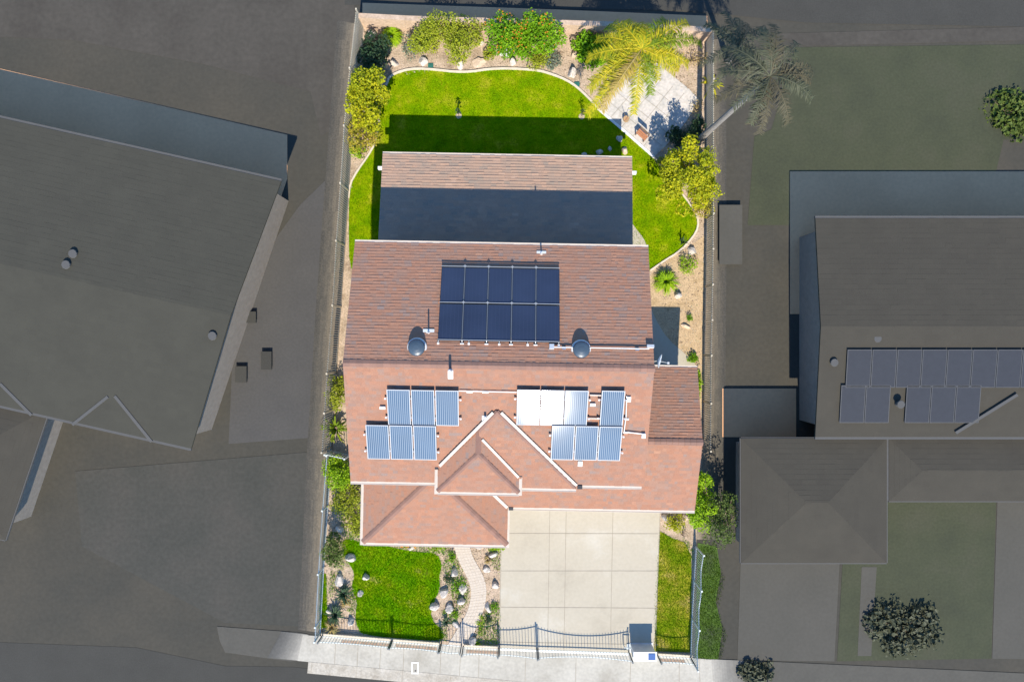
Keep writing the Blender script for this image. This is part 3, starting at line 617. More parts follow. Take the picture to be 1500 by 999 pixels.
for y in (yt - .2, (yt + yb) / 2):
    for i in range(6): b.bar(rp(x0 + .1 + i * (pwid - .04), y, 0), rp(x0 + .1 + i * (pwid - .04), y, .12), .04, .04)
b.build('mounting_foot', M['white'], rk)
# striped panels on the front slope
usedB = []
def front_row(px0, px1, py0, py1, n, labels, group):
    x0, x1, yt, _ = extents(px0, px1, py0, py0, .18); _, _, yb, _ = extents(px0, px1, py1, py1, .18)
    xa, xb, _, _ = extents((px0 * 2), px1, py1, py1, .18)
    w = (x1 - x0) / n
    row(PB, x0, n, w, (yt + yb) / 2, zf, -1, .18, labels, group, usedB)
    return x0, x1, yt, yb
x0_, x1_, yt_, _ = extents(565.5, 672, 569.5, 569.5, .18); _, _, yb_, _ = extents(565.5, 672, 622.5, 622.5, .18)
PB = make_panel('blue', (x1_ - x0_) / 3 - .042, (yt_ - yb_) / cosS - .02)
o3 = ['leftmost', 'middle', 'rightmost']
GB = 'striped blue panels left of the small hip'; GC = 'striped panels right of the small hip'
r1 = front_row(565.5, 672.5, 569.5, 622.5, 3, ['%s striped blue panel of the upper left row of three' % s for s in o3], GB)
r2 = front_row(535, 639.5, 622.8, 671, 3, ['%s striped blue panel of the lower left row of three' % s for s in o3], GB)
r3 = front_row(757, 863, 570, 622.5, 3, ['%s panel of the white glaring upper row of three' % s for s in o3], GC)
r4 = front_row(880.5, 917, 571.5, 624, 1, ['single striped blue panel standing apart right of the white glaring row'], GC)
r5 = front_row(808, 912.5, 624, 672, 3, ['%s striped panel of the lower row under the glaring row' % s for s in o3], GC)
def rack(rows, label):
    x = sum((r[0] + r[1]) / 2 for r in rows) / len(rows); y = rows[0][3]
    rk = thing('panel_rack', label, 'mounting rack', L2W(x, y, zf(y))); b = MB(); c = MB()
    n2 = Vector((0, -SL, 1)).normalized()
    q = lambda x, y, h: L2W(x, y + n2.y * h, zf(y) + n2.z * h)
    for x0, x1, yt, yb in rows:
        for y in (yt - .38, yb + .38):
            b.bar(q(x0 - .07, y, .13), q(x1 + .07, y, .13), .04, .05)
            for e in (x0 - .06, x1 + .06): c.box(q(e, y, .16), (.07, .07, .08))
            n = max(2, int((x1 - x0) / 1.0) + 1)
            for i in range(n): c.bar(q(x0 + .1 + (x1 - x0 - .2) * i / (n - 1), y, 0), q(x0 + .1 + (x1 - x0 - .2) * i / (n - 1), y, .13), .05, .05)
    b.build('rail', M['alu'], rk); c.build('mounting_foot', M['white'], rk)
rack([r1, r2], 'aluminium rails under the left group of striped panels')
rack([r3, r4, r5], 'aluminium rails under the right group of striped panels')
# ---- patio cover behind the house
pcx0, pcx1, pcy0, pcy1 = -6.50, 5.72, 4.0, 9.05; pzl, pzh = 2.55, 3.28
pc = thing('patio_cover', 'long shingled lean-to patio cover behind the house, half in its shadow', 'patio cover', L2W(-.4, 7, 0))
rb = MB(); slope(rb, [L2W(pcx1, pcy1, pzl), L2W(pcx0, pcy1, pzl), L2W(pcx0 - .02, pcy0, pzh), L2W(pcx1, pcy0, pzh)], 21, thick=.022, var=.014, tabw=.32)
pr_ = rb.build('roof', M['shingle_old'], pc)
gb = MB(); gutter(gb, L2W(pcx1, pcy1, pzl), L2W(pcx0, pcy1, pzl), w=.09); gb.build('gutter', M['cream'], pr_)
b = MB(); b.bar(L2W(pcx0 - .22, 8.35, 2.48), L2W(pcx1 + .22, 8.35, 2.48), .14, .24); b.build('beam', M['white'], pc)
for x in (-6.2, -3.3, -.4, 2.5, 5.4):
    b = MB(); b.box(L2W(x, 8.35, 1.18), (.18, .18, 2.36)); b.box(L2W(x, 8.35, .1), (.28, .28, .2)); b.build('post', M['white'], pc)
#%%FENCES
def fence(name, label, pts, h, m, space, cat='fence', post_h=None, rail_t=None, pick=.022, post_every=2.4, base=0.0, sag=None, posts=True, postm=None):
    """pts: ground points; rails, pickets and posts"""
    P = [Vector((p[0], p[1], base)) for p in pts]
    root = thing(name, label, cat, P[0])
    rails, pk = MB(), MB(); L = 0; nextpost = 0
    tot = sum((b - a).length for a, b in zip(P, P[1:])); run = 0
    hf = lambda s: h + (sag(s / tot) if sag else 0)
    pm = postm or m
    for a, b in zip(P, P[1:]):
        d = b - a; n = max(2, int(d.length / space)); x = d.normalized()
        for i in range(n):
            s = run + d.length * (i + .5) / n; p = a + d * ((i + .5) / n); hh = hf(s)
            pk.bar(p + UP * .06, p + UP * (hh + .05), pick, pick, up=x)
            pk.mesh([p + UP * (hh + .05) + v * pick * .9 for v in (x, x.cross(UP), -x, -x.cross(UP))] + [p + UP * (hh + .12)], [(0, 1, 4), (1, 2, 4), (2, 3, 4), (3, 0, 4)])
        m_ = max(1, int(d.length / .4))
        for i in range(m_):
            s0, s1 = run + d.length * i / m_, run + d.length * (i + 1) / m_
            p, q = a + d * (i / m_), a + d * ((i + 1) / m_)
            rails.bar(p + UP * (hf(s0) - .03), q + UP * (hf(s1) - .03), .035, .035)
        rails.bar(a + UP * .12, b + UP * .12, .035, .035)
        k = max(1, round(d.length / post_every))
        if post_every == 99:
            ends = ([(a, run)] if a is P[0] else []) + ([(b, run + d.length)] if b is P[-1] else [])
            for p, s in ends:
                q = MB(); ph = hf(s) + .12; q.bar(p - UP * .05, p + UP * ph, .06, .06, up=x); q.box(p + UP * (ph + .015), (.08, .08, .03)); q.build('post', pm, root)
        elif posts:
            for i in range(k + 1 if b is P[-1] else k):
                p = a + d * (i / k); s = run + d.length * i / k; q = MB(); ph = (post_h or hf(s) + .1)
                q.bar(p - UP * .05, p + UP * ph, .06, .06, up=x); q.box(p + UP * (ph + .015), (.08, .08, .03))
                q.build('post', pm, root)
        run += d.length
    rails.build('rail', m, root); pk.build('picket', m, root)
    return root
fence('iron_fence', 'pale iron picket fence along the left side of the bright lot', pxpoly([(533, 38), (524, 120), (516, 200), (511, 280), (505, 360), (500, 450), (492, 545), (485, 655)]), 1.7, M['vinyl'], .115, pick=.036)
fence('iron_fence', 'low pale iron fence left of the front yard shrubs', pxpoly([(487, 662), (481, 740), (475, 830), (471, 905), (470, 926)]), 1.1, M['iron'], .12)
fence('iron_fence', 'short pale iron fence joining the left fence to the house', pxpoly([(486, 660), (514, 666)]), 1.3, M['iron'], .12, post_every=3)
fence('iron_fence', 'grey iron fence along the right side of the bright lot', pxpoly([(1034, 62), (1034, 200), (1034, 320), (1033, 420), (1031, 520), (1030, 655)]), 1.3, M['vinyl'], .115, pick=.04)
fence('iron_fence', 'pale green tinted iron fence right of the narrow side lawn', pxpoly([(1019, 800), (1016, 850), (1013, 905), (1011, 962)]), 1.35, M['iron'], .12, sag=lambda s: .12 * math.cos(s * 3 * 2 * math.pi))
# front: low kerb wall with iron fence, gates
fl = thing('front_fence', 'pale iron picket fence on a low wall before the front lawn', 'fence', W(474, fy(474)))
def front_run(name, label, x0, x1, h, sag, root_wall=True, post_every=99, posts=True, base=.18, cat='fence', postm=None):
    pts = [(W(x, fy(x)).x, W(x, fy(x)).y) for x in (x0, (x0 + x1) / 2, x1)]
    r = fence(name, label, pts, h, M['iron'], .15, cat=cat, base=base, sag=sag, post_every=post_every, posts=posts, postm=postm, pick=.02)
    return r
bpy.data.objects.remove(fl)
up = lambda a: (lambda s: a * (abs(2 * s - 1) ** 2 - 1))
front_run('front_fence', 'pale iron picket fence on a low wall before the left half of front lawn', 474, 574, .82, up(.08), postm=M['irondark'])
front_run('front_fence', 'pale iron picket fence on a low wall before the right half of front lawn', 576, 645, .85, up(.12), postm=M['irondark'])
front_run('garden_gate', 'narrow pale iron gate across the curved garden path', 647, 676, .92, lambda s: .12 * math.sin(s * math.pi), cat='gate', base=.05, postm=M['irondark'])
front_run('front_fence', 'short pale iron picket fence between garden path and driveway', 679, 730, .95, lambda s: .2 * (2 * s - 1) ** 2 - .15, postm=M['irondark'])
front_run('driveway_gate', 'left swinging leaf of the pale iron driveway gate', 732, 786, 1.0, lambda s: .26 * s * s - .12, cat='gate', base=.05, postm=M['irondark'])
front_run('driveway_gate', 'long right leaf of the pale iron driveway gate, beside the cabinet', 788, 921, 1.05, up(.30), cat='gate', base=.05, postm=M['irondark'])
front_run('front_fence', 'short pale iron picket fence right of the white cabinet', 962, 1010, .85, up(.10), postm=M['irondark'])
for x0, x1, l in ((472, 645, 'low cream kerb wall under the fence of the front lawn'), (680, 731, 'low cream kerb wall between garden path and driveway'), (962, 1013, 'low cream kerb wall right of the white cabinet')):
    b = MB(); n = 4
    for i in range(n):
        a, c = x0 + (x1 - x0) * i / n, x0 + (x1 - x0) * (i + 1) / n
        b.bar(W(a, fy(a)) + UP * .09, W(c, fy(c)) + UP * .09, .17, .18 + .001 * i)
    tag(b.build('kerb_wall', M['curb']), l, 'low wall')
b = MB(); t_ = [(732, 4), (830, 4), (921, 4)]
for (xa, o), (xb, o2) in zip(t_, t_[1:]): b.bar(W(xa, fy(xa) + o, .04), W(xb, fy(xb) + o2, .04), .07, .012)
tag(b.build('gate_track', M['galv']), 'steel rail on the ground under the driveway gate', 'gate track')
# control cabinet
cabp = W(939, 947.5); cab = thing('control_cabinet', 'white topped grey gate cabinet with a tiny solar panel on its lid', 'cabinet', cabp)
b = MB(); b.box(cabp + UP * .5, (1.10, .40, 1.0)); b.box(cabp + UP * .03, (1.2, .5, .06)); b.build('body', M['galv'], cab)
b = MB(); b.box(cabp + UP * 1.015 + Vector((.02, -.02, 0)), (1.20, .46, .035)); b.build('lid', M['white'], cab)
b = MB(); b.box(cabp + UP * .55 + Vector((-.5, -.23, 0)), (.10, .10, .22)); b.box(cabp + UP * .40 + Vector((.12, -.24, 0)), (.7, .06, .45)); b.build('keypad_box', M['galv'], cab)
b = MB(); b.box(cabp + UP * 1.05 + Vector((.36, -.03, 0)), (.36, .31, .03)); b.build('panel', flat('small_blue_panel', (.07, .13, .30), .2), cab)
b = MB(); b.box(cabp + UP * .04 + Vector((-.62, .05, 0)), (.30, .30, .08)); b.bar(cabp + Vector((-.6, .18, .5)), cabp + Vector((-.95, .20, .5)), .04, .04); b.bar(cabp + Vector((-.95, .20, 0)), cabp + Vector((-.95, .20, .5)), .04, .04); b.build('bracket', M['iron'], cab)
# utility cover in the pavement
uc = W(608, 978, .036); ut = thing('utility_cover', 'pale rectangular meter cover set in the pavement', 'utility cover', uc)
b = MB(); b.box(uc + UP * .004, (.38, .62, .012)); b.build('frame', M['white'], ut)
b = MB(); b.box(uc + UP * .012, (.27, .48, .008)); b.build('lid', M['sidewalk'], ut)
b = MB(); b.tube([uc + Vector((.02, -.14, .012)), uc + Vector((.02, -.14, .022))], .045, 10); b.build('reader_hole', M['dark'], ut)
# back wall
b = MB(); wp = [W(531, 39.5), W(605, 43.5), W(712, 46.5), W(820, 49.5), W(900, 52), W(1036, 60)]
for a, c in zip(wp, wp[1:]):
    b.bar(a + UP * .6, c + UP * .6, .18, 1.2); b.bar(a + UP * 1.23, c + UP * 1.23, .24, .06)
tag(b.build('garden_wall', M['block']), 'peach rendered block wall behind the rear planting bed', 'wall')
#%%PLANTS
def leaves(mb, centres, n, size, r, flatten=.7, curl=.5):
    """n small folded leaves scattered through clumps (x, y, z, radius)"""
    tot = sum(c[3] ** 2 for c in centres)
    for c in centres:
        m = int(n * c[3] ** 2 / tot); ct = r.uniform(-.16, .16)
        for _ in range(m):
            while True:
                d = Vector((r.uniform(-1, 1), r.uniform(-1, 1), r.uniform(-1, 1)))
                if .05 < d.length < 1: break
            d = d.normalized() * (d.length ** .45) * (1 if r.random() > .14 else r.uniform(1.0, 1.4))
            p = Vector((c[0] + d.x * c[3], c[1] + d.y * c[3], max(.03, c[2] + d.z * c[3] * flatten)))
            ax = Vector((r.gauss(0, 1), r.gauss(0, 1), r.gauss(.15, .6))).normalized()
            nn = (d * .5 + Vector((r.gauss(0, .55), r.gauss(0, .55), r.uniform(.3, 1.1)))).normalized()
            side = ax.cross(nn)
            if side.length < .1: continue
            side.normalize(); s = size * r.uniform(.55, 1.45); w = s * r.uniform(.28, .5)
            dr = nn * (-s * curl * .3)
            t = min(1, max(0, .5 + ct + r.gauss(0, .2)))
            a, e = p - ax * s / 2 + dr, p + ax * s / 2 + dr; q = p + nn * .004
            mb.face([a, q - side * w, e, q + side * w], t)
def clumps(cx, cy, rx, ry, z0, z1, n, r, rad):
    out = []
    for _ in range(n):
        a = r.uniform(0, 2 * math.pi); q = math.sqrt(r.random())
        z = r.uniform(z0, z1); k = 1 - .30 * abs((z - z0) / max(.01, z1 - z0) - .45)
        out.append((cx + math.cos(a) * q * rx * k, cy + math.sin(a) * q * ry * k, z, rad * r.uniform(.6, 1.25)))
    return out
seedc = [100]
def shrub(label, px, py, rx, ry, h, m, n=900, size=.09, name='shrub', cat='shrub', group=None, stems=True, nclump=None, flowers=None, pos_h=None):
    """rx, ry: radius in photo pixels"""
    seedc[0] += 1; r = random.Random(seedc[0])
    c = W(px, py, h * .6); X, Y = rx * .0385, ry * .0385
    root = thing(name, label, cat, (c.x, c.y, 0), group)
    rad = max(.09, min(X, Y) * .33, .13 * h)
    nc = nclump or max(6, int(4 * X * Y / (rad * rad) * .75))
    cl = clumps(c.x, c.y, max(.02, X - rad * .6), max(.02, Y - rad * .6), min(.25 * h, rad), max(.3 * h, h - rad * .6), min(nc, 60), r, rad)
    mb = MB(); leaves(mb, cl, n, size, r); mb.build('foliage', M[m], root)
    if stems:
        sb = MB()
        for k in cl[:10]: sb.tube([(c.x + r.uniform(-.06, .06), c.y + r.uniform(-.06, .06), 0), ((c.x + k[0]) / 2, (c.y + k[1]) / 2, k[2] * .55), (k[0], k[1], k[2])], [.022, .015, .006], 5)
        sb.build('stem', M['bark'], root)
    if flowers:
        fb = MB(); fm, fn, fs = flowers
        for fi in range(fn):
            k = r.choice(cl); a = r.uniform(0, 6.28); q = math.sqrt(r.random()) * k[3] * .9
            p = Vector((k[0] + math.cos(a) * q, k[1] + math.sin(a) * q, k[2] + k[3] * .75 * math.sqrt(max(0, 1 - (q / k[3]) ** 2)) + .03))
            for j in range(5):
                b_ = a + j * 1.256; u = Vector((math.cos(b_), math.sin(b_), .25)) * fs; v = Vector((-math.sin(b_), math.cos(b_), 0)) * fs * .45
                fb.face([p, p + u * .6 - v, p + u, p + u * .6 + v], r.random())
            if fn <= 60: fb.build('flower', M[fm], root); fb = MB()
        if fn > 60: fb.build('flowers', M[fm], root)['kind'] = 'stuff'
    return root
def spiky(label, px, py, r_px, m, n=60, h=.5, w=.035, name='ornamental_grass', cat='grass clump', arch=.6, group=None, width_mid=1.0, core=None):
    seedc[0] += 1; r = random.Random(seedc[0]); c = W(px, py, 0); Rr = r_px * .0355
    root = thing(name, label, cat, c, group); mb = MB()
    for i in range(n):
        a = r.uniform(0, 2 * math.pi); L = Rr * r.uniform(.55, 1.1); hh = h * r.uniform(.5, 1.15)
        d = Vector((math.cos(a), math.sin(a), 0)); s = Vector((-d.y, d.x, 0)); tw = r.uniform(-.3, .3)
        pts = [c + d * .03 + UP * .02, c + d * L * .35 + UP * hh * .75 + s * tw * L * .1, c + d * L * .72 + UP * hh * (1 - arch * .3) + s * tw * L * .25, c + d * L + UP * hh * (1 - arch) + s * tw * L * .4]
        ws = [w * .6, w * width_mid, w * .75, .002]; t = r.random()
        for k in range(3):
            mb.face([pts[k] - s * ws[k], pts[k + 1] - s * ws[k + 1], pts[k + 1] + s * ws[k + 1], pts[k] + s * ws[k]][::-1], min(1, t * .7 + k * .15))
    mb.build('foliage', M[m], root)
    if core:
        b = MB(); b.tube([c - UP * .02, c + UP * h * .35], [.12, .07], 8); b.build('core', M['bark'], root)
    return root
def tree(label, base, crown, m, h, n=4000, size=.12, name='tree', cat='tree', nclump=40, rad=.5, trunk_r=.11, bark='bark', flat_=.75, group=None):
    """base and crown as photo pixels; crown = (px, py, rx, ry) seen at height .75 h"""
    seedc[0] += 1; r = random.Random(seedc[0]); b0 = W(base[0], base[1]); c = W(crown[0], crown[1], h * .75)
    root = thing(name, label, cat, b0, group); X, Y = crown[2] * .037, crown[3] * .037
    cl = clumps(c.x, c.y, max(.1, X - rad * .5), max(.1, Y - rad * .5), h * .42, h - rad * .5, nclump, r, rad)
    tb = MB(); fork = b0.lerp(Vector((c.x, c.y, 0)), .35) + UP * h * .38
    tb.tube([b0 - UP * .05, b0.lerp(fork, .5) + Vector((r.uniform(-.08, .08), r.uniform(-.08, .08), 0)), fork], [trunk_r * 1.25, trunk_r, trunk_r * .8], 9)
    for k in cl[:16]:
        e = Vector(k[:3]); mid = fork.lerp(e, .5) + Vector((r.uniform(-.15, .15), r.uniform(-.15, .15), .12)); tb.tube([fork - UP * .05, mid, e], [trunk_r * .5, trunk_r * .3, .012], 6)
    tb.build('trunk', M[bark], root)
    mb = MB(); leaves(mb, cl, n, size, r, flat_); mb.build('crown', M[m], root)
    return root
def palm(label, base, top, h, L, n, m_list, name='palm_tree', group=None, leafl=.42, trunk_r=.13, droop=1.0, step=.055, lw=.022, az=None):
    seedc[0] += 1; r = random.Random(seedc[0]); b0 = W(*base); c = W(top[0], top[1], h)
    root = thing(name, label, 'palm tree', b0, group)
    tb = MB(); tb.tube([b0 - UP * .05, b0.lerp(c, .3) + Vector((.04, .03, 0)), b0.lerp(c, .7), c], [trunk_r * 1.35, trunk_r, trunk_r * .9, trunk_r * .75], 10); tb.build('trunk', M['barkpale'], root)
    for i in range(n):
        a = (i * 2.39996 + r.uniform(-.2, .2)) if az is None else az[i % len(az)][0]
        Lf = L * r.uniform(.8, 1.1) * (1 if az is None else az[i % len(az)][1])
        el = r.uniform(.1, 1.1) if az is None else r.uniform(.35, .6)
        d = Vector((math.cos(a), math.sin(a), 0)); s = Vector((-d.y, d.x, 0)); m = r.choice(m_list) if az is None or len(az[i % len(az)]) < 3 else az[i % len(az)][2]
        pts = []; N_ = 9
        for k in range(N_ + 1):
            f = k / N_; ang = el - f * (1.15 + el * .6) * droop
            pts.append(c.copy() if k == 0 else pts[-1] + (d * math.cos(ang) + UP * math.sin(ang) + s * .05 * math.sin(i * 1.7 + f * 3)) * (Lf / N_))
        mb = MB(); mb.tube(pts, [.028 * (1 - .85 * k / N_) + .003 for k in range(N_ + 1)], 5, tint=.9)
        q = int(Lf / step)
        for k in range(q):
            f = .10 + .9 * (k + r.random() * .6) / q; x = min(f, .999) * N_; j = int(x); p = pts[j].lerp(pts[j + 1], x - j); t_ = (pts[j + 1] - pts[j]).normalized()
            for sg in (-1, 1):
                ll = leafl * (math.sin(min(1, f * 1.25 + .12) * math.pi * .86) * .8 + .25) * r.uniform(.75, 1.15)
                dirn = (s * sg * (.9 + r.uniform(-.25, .2)) + t_ * r.uniform(.3, .8) + UP * r.uniform(-.55, .35)).normalized()
                e = p + dirn * ll - UP * ll * r.uniform(.1, .4); mid = p + dirn * ll * .5; wv = t_ * lw
                tt = min(1, max(0, r.gauss(.5, .25)))
                mb.face([p - wv * .6, p + wv * .6, mid + wv, mid - wv], tt); mb.face([mid - wv, mid + wv, e], tt)
        mb.build('frond', M[m], root)
    return root
# rear bed, left to right
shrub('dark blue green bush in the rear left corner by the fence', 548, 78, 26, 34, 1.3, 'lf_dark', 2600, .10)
spiky('round lime green grass mound in the rear bed', 575, 55, 17, 'lf_lime', 420, .42, .022, arch=.75)
shrub('wispy grey sage plant right of the lime grass mound', 606, 66, 18, 22, .5, 'lf_sage', 800, .07)
shrub('wide loose olive green shrub in the rear bed', 656, 53, 54, 38, 1.9, 'lf_olive', 9000, .08)
shrub('big bright green shrub dotted with orange flowers on the back wall', 767, 49, 64, 34, 1.9, 'lf_green', 9000, .10, flowers=('fl_orange', 150, .045))
shrub('small green plant carrying large white flowers', 741, 76, 14, 9, .5, 'lf_green', 420, .09, flowers=('fl_white', 26, .10))
shrub('little brown green bush left of the white flowers', 716, 79, 10, 11, .45, 'lf_olive', 320, .08)
shrub('grey green bush at the lawn edge below the orange flowered shrub', 786, 86, 18, 18, .6, 'lf_olive', 1100, .07)
shrub('smaller grey green bush beside the lawn edge, right of its twin', 809, 89, 14, 15, .5, 'lf_sage', 700, .07)
shrub('bright green leafy shrub left of the palm', 868, 72, 31, 30, 1.0, 'lf_green', 2800, .13)
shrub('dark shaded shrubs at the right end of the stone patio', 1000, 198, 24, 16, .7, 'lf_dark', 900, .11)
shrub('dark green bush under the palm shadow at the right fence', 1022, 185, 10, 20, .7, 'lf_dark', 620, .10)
shrub('grey leafless looking bush right of the stone patio', 1022, 155, 12, 14, .6, 'lf_straw', 220, .06)
shrub('low dark bush beside the front corner of stone patio', 968, 238, 10, 9, .35, 'lf_olive', 320, .07)
shrub('pale straw coloured brush under the palm fronds at the fence', 1015, 84, 24, 12, .8, 'lf_straw', 420, .06)
tree('yellow green tree over the left fence beside the rear lawn', (536, 150), (539, 142, 32, 48), 'lf_yellow', 2.6, 7000, .11, nclump=36, rad=.42)
shrub('golden orange shrub below the left yellow green tree', 532, 194, 24, 32, 1.3, 'lf_gold', 2600, .08)
shrub('small lime sapling beside the left fence', 524, 222, 11, 11, .7, 'lf_lime', 420, .08)
tree('yellow green tree at the right fence beside the rear lawn', (1002, 264), (1012, 258, 45, 56), 'lf_yellow', 2.9, 9000, .105, nclump=52, rad=.42)
shrub('sparse yellow green regrowth below the right yellow tree', 1030, 300, 18, 20, 1.2, 'lf_gold', 900, .08)
# the palms
palm('large palm with yellow green fronds over the rear bed', (925, 118), (940, 72), 4.2, 3.7, 30, ['lf_palm', 'lf_palm', 'lf_palmgreen', 'lf_palmdry'],
     az=[(3.7, 1.05, 'lf_palm'), (3.98, 1.1, 'lf_palm'), (4.15, .9, 'lf_palmdry'), (4.62, 1.0, 'lf_palm'), (4.95, .75, 'lf_palmgreen'), (3.2, .8, 'lf_palm'), (2.8, .75, 'lf_palm'), (2.4, .6, 'lf_palmgreen'), (1.9, .55, 'lf_palm'), (1.4, .5, 'lf_palm'), (.95, .6, 'lf_palmgreen'), (.55, .8, 'lf_palm'), (.2, .95, 'lf_palmgreen'), (-.15, .9, 'lf_palm'), (-.5, .7, 'lf_palm'), (3.45, .6, 'lf_palm'), (.05, .5, 'lf_palm'), (2.1, .35, 'lf_palmgreen'), (1.2, .35, 'lf_palm'), (3.85, .7, 'lf_palm'), (-.9, .45, 'lf_palm'), (.75, .4, 'lf_palmgreen'), (1.6, .42, 'lf_palm'), (2.6, .45, 'lf_palmgreen'), (3.0, .5, 'lf_palm'), (.35, .6, 'lf_palmdry'), (3.6, .8, 'lf_palm'), (-.3, .6, 'lf_palm'), (4.05, .75, 'lf_palm'), (2.25, .6, 'lf_palm')], leafl=.55, step=.032, lw=.020)
palm('tall slender palm with dull brown fronds leaning over the right fence', (1022, 207), (1128, 112), 8.5, 2.3, 16, ['lf_dimbrown', 'lf_dim'], leafl=.5, trunk_r=.14)
palm('dull palm with drooping fronds behind the right fence', (1066, 90), (1080, 70), 5, 2.0, 12, ['lf_dim', 'lf_dimbrown'], leafl=.4)
spiky('little yellow green palm at the right fence', 1042, 126, 22, 'lf_palm', 16, .4, .05, name='young_palm', cat='palm', arch=.7)
# right side bed
spiky('bright spiky grass clump beside the house at the lawn corner', 974, 413, 21, 'lf_lime', 190, .55, .022, arch=.75)
shrub('airy light green shrub on the dry soil right of the spiky clump', 1009, 387, 14, 16, .6, 'lf_lime', 520, .07)
spiky('dark spiky seedling on the right lawn edge', 998, 356, 9, 'lf_dark', 18, .6, .02, arch=.5, name='young_plant', cat='plant')
shrub('tiny round green plant on the dry soil', 1010, 466, 6, 6, .3, 'lf_green', 170, .06)
shrub('low bright green plant at the end of the side walk', 1015, 524, 9, 8, .35, 'lf_green', 320, .08)
shrub('narrow green creeper along the right fence beside the garage', 1025, 562, 4, 22, .5, 'lf_lime', 420, .07)
# left strip
shrub('upper olive bush between left fence and house', 493, 577, 16, 28, 1.2, 'lf_olive', 1700, .08)
spiky('spiky sago palm between left fence and house', 494, 626, 24, 'lf_palmgreen', 34, .75, .045, name='sago_palm', cat='palm', arch=.75, core=True)
shrub('dense bright green bush below the short cross fence', 496, 690, 24, 29, 1.3, 'lf_lime', 2800, .09)
shrub('loose olive shrub left of the porch roof', 508, 737, 27, 42, .9, 'lf_olive', 3200, .075)
shrub('small olive plant against the left porch wall', 523, 772, 12, 18, .6, 'lf_olive', 700, .07)
tree('green bush tree on the left fence of the front yard', (484, 806), (484, 808, 15, 22), 'lf_dimgreen', 2.2, 1500, .09, nclump=14, rad=.32, trunk_r=.06, name='shrub', cat='shrub')
spiky('grey green agave in the left front bed', 504, 868, 17, 'lf_dark', 34, .45, .035, name='agave', cat='agave', arch=.45)
spiky('dry yellow tussock beside the grey green agave', 507, 880, 12, 'lf_straw', 40, .25, .018, arch=.8)
spiky('bluish agave near the front left corner', 492, 898, 18, 'lf_dark', 36, .45, .035, name='agave', cat='agave', arch=.45)
spiky('orange brown dry tussock inside the front left fence corner', 487, 917, 14, 'lf_straw', 60, .3, .018, arch=.8)
# along the porch and the path
shrub('red flowered plant under the front porch eave', 598, 800, 13, 4, .3, 'lf_olive', 160, .06, flowers=('fl_orange', 12, .05), stems=False)
shrub('yellow green plant under the porch eave beside the path', 638, 803, 12, 6, .35, 'lf_lime', 240, .07)
shrub('green ground shrub left of the path top', 661, 815, 7, 9, .25, 'lf_green', 220, .06)
shrub('yellow green shrub at the driveway corner of the porch', 728, 803, 12, 6, .4, 'lf_lime', 300, .07)
spiky('small dry yellow plant right of the path', 714, 819, 8, 'lf_straw', 26, .25, .02, name='young_plant', cat='plant')
shrub('dark plant between boulders left of the path', 658, 849, 9, 6, .3, 'lf_dark', 200, .06)
shrub('green groundcover plant beside the path bend', 670, 860, 12, 14, .22, 'lf_green', 420, .06)
spiky('small dark agave near the path and front fence', 654, 909, 9, 'lf_dark', 22, .3, .03, name='agave', cat='agave')
shrub('green tuft before the front fence beside the path', 666, 901, 7, 6, .25, 'lf_green', 180, .06)
shrub('green tuft right of the path near the gate', 724, 890, 7, 8, .25, 'lf_green', 180, .06)
shrub('lime groundcover along the lower right of the path', 704, 915, 7, 16, .2, 'lf_lime', 260, .06)
shrub('dark low plant right of the path beside the driveway', 715, 909, 6, 5, .3, 'lf_dark', 150, .06)
shrub('green tuft on the kerb wall left of the driveway gate', 696, 944, 10, 4, .2, 'lf_lime', 160, .06)
# right front
shrub('round yellow green shrub at the garage corner', 989, 768, 16, 16, .7, 'lf_yellow', 900, .07)
tree('green tree over the right fence by the garage corner', (1030, 765), (1030, 738, 20, 52), 'lf_lime', 2.8, 4200, .09, nclump=26, rad=.36, trunk_r=.08)
tree('dull green tree behind the right fence by the garage', (1058, 770), (1058, 762, 24, 52), 'lf_dimgreen', 2.8, 3000, .09, nclump=24, rad=.42, trunk_r=.08)
b = MB(); p0 = W(998, 783)
for i in range(7): b.tube([p0, p0 + Vector((R.uniform(-.1, .25), R.uniform(-.05, .3), .2)), p0 + Vector((R.uniform(-.2, .45), R.uniform(0, .45), R.uniform(.25, .5)))], [.018, .012, .005], 5)
tag(b.build('bare_shrub', M['bark']), 'bare brown twiggy shrub at the top of the side lawn', 'shrub')
for px, py, l in ((672, 170, 'young sapling with a mulch ring standing in the lawn shadow edge'), (852, 171, 'young sapling with a tan mulch ring on the sunlit right of lawn')):
    c = W(px, py); s = thing('sapling', l, 'sapling', c)
    b = MB(); b.tube([c + UP * .015, c + UP * .03], [.17, .14], 12); b.build('mulch_ring', M['rock_tan'], s)
    b = MB(); b.tube([c, c + Vector((.02, .01, .5)), c + Vector((.0, .02, .8))], [.018, .012, .006], 6); b.build('stem', M['bark'], s)
    b = MB(); leaves(b, [(c.x, c.y + .02, .75, .15), (c.x + .05, c.y, .55, .10)], 50, .09, R); b.build('foliage', M['lf_dark'], s)
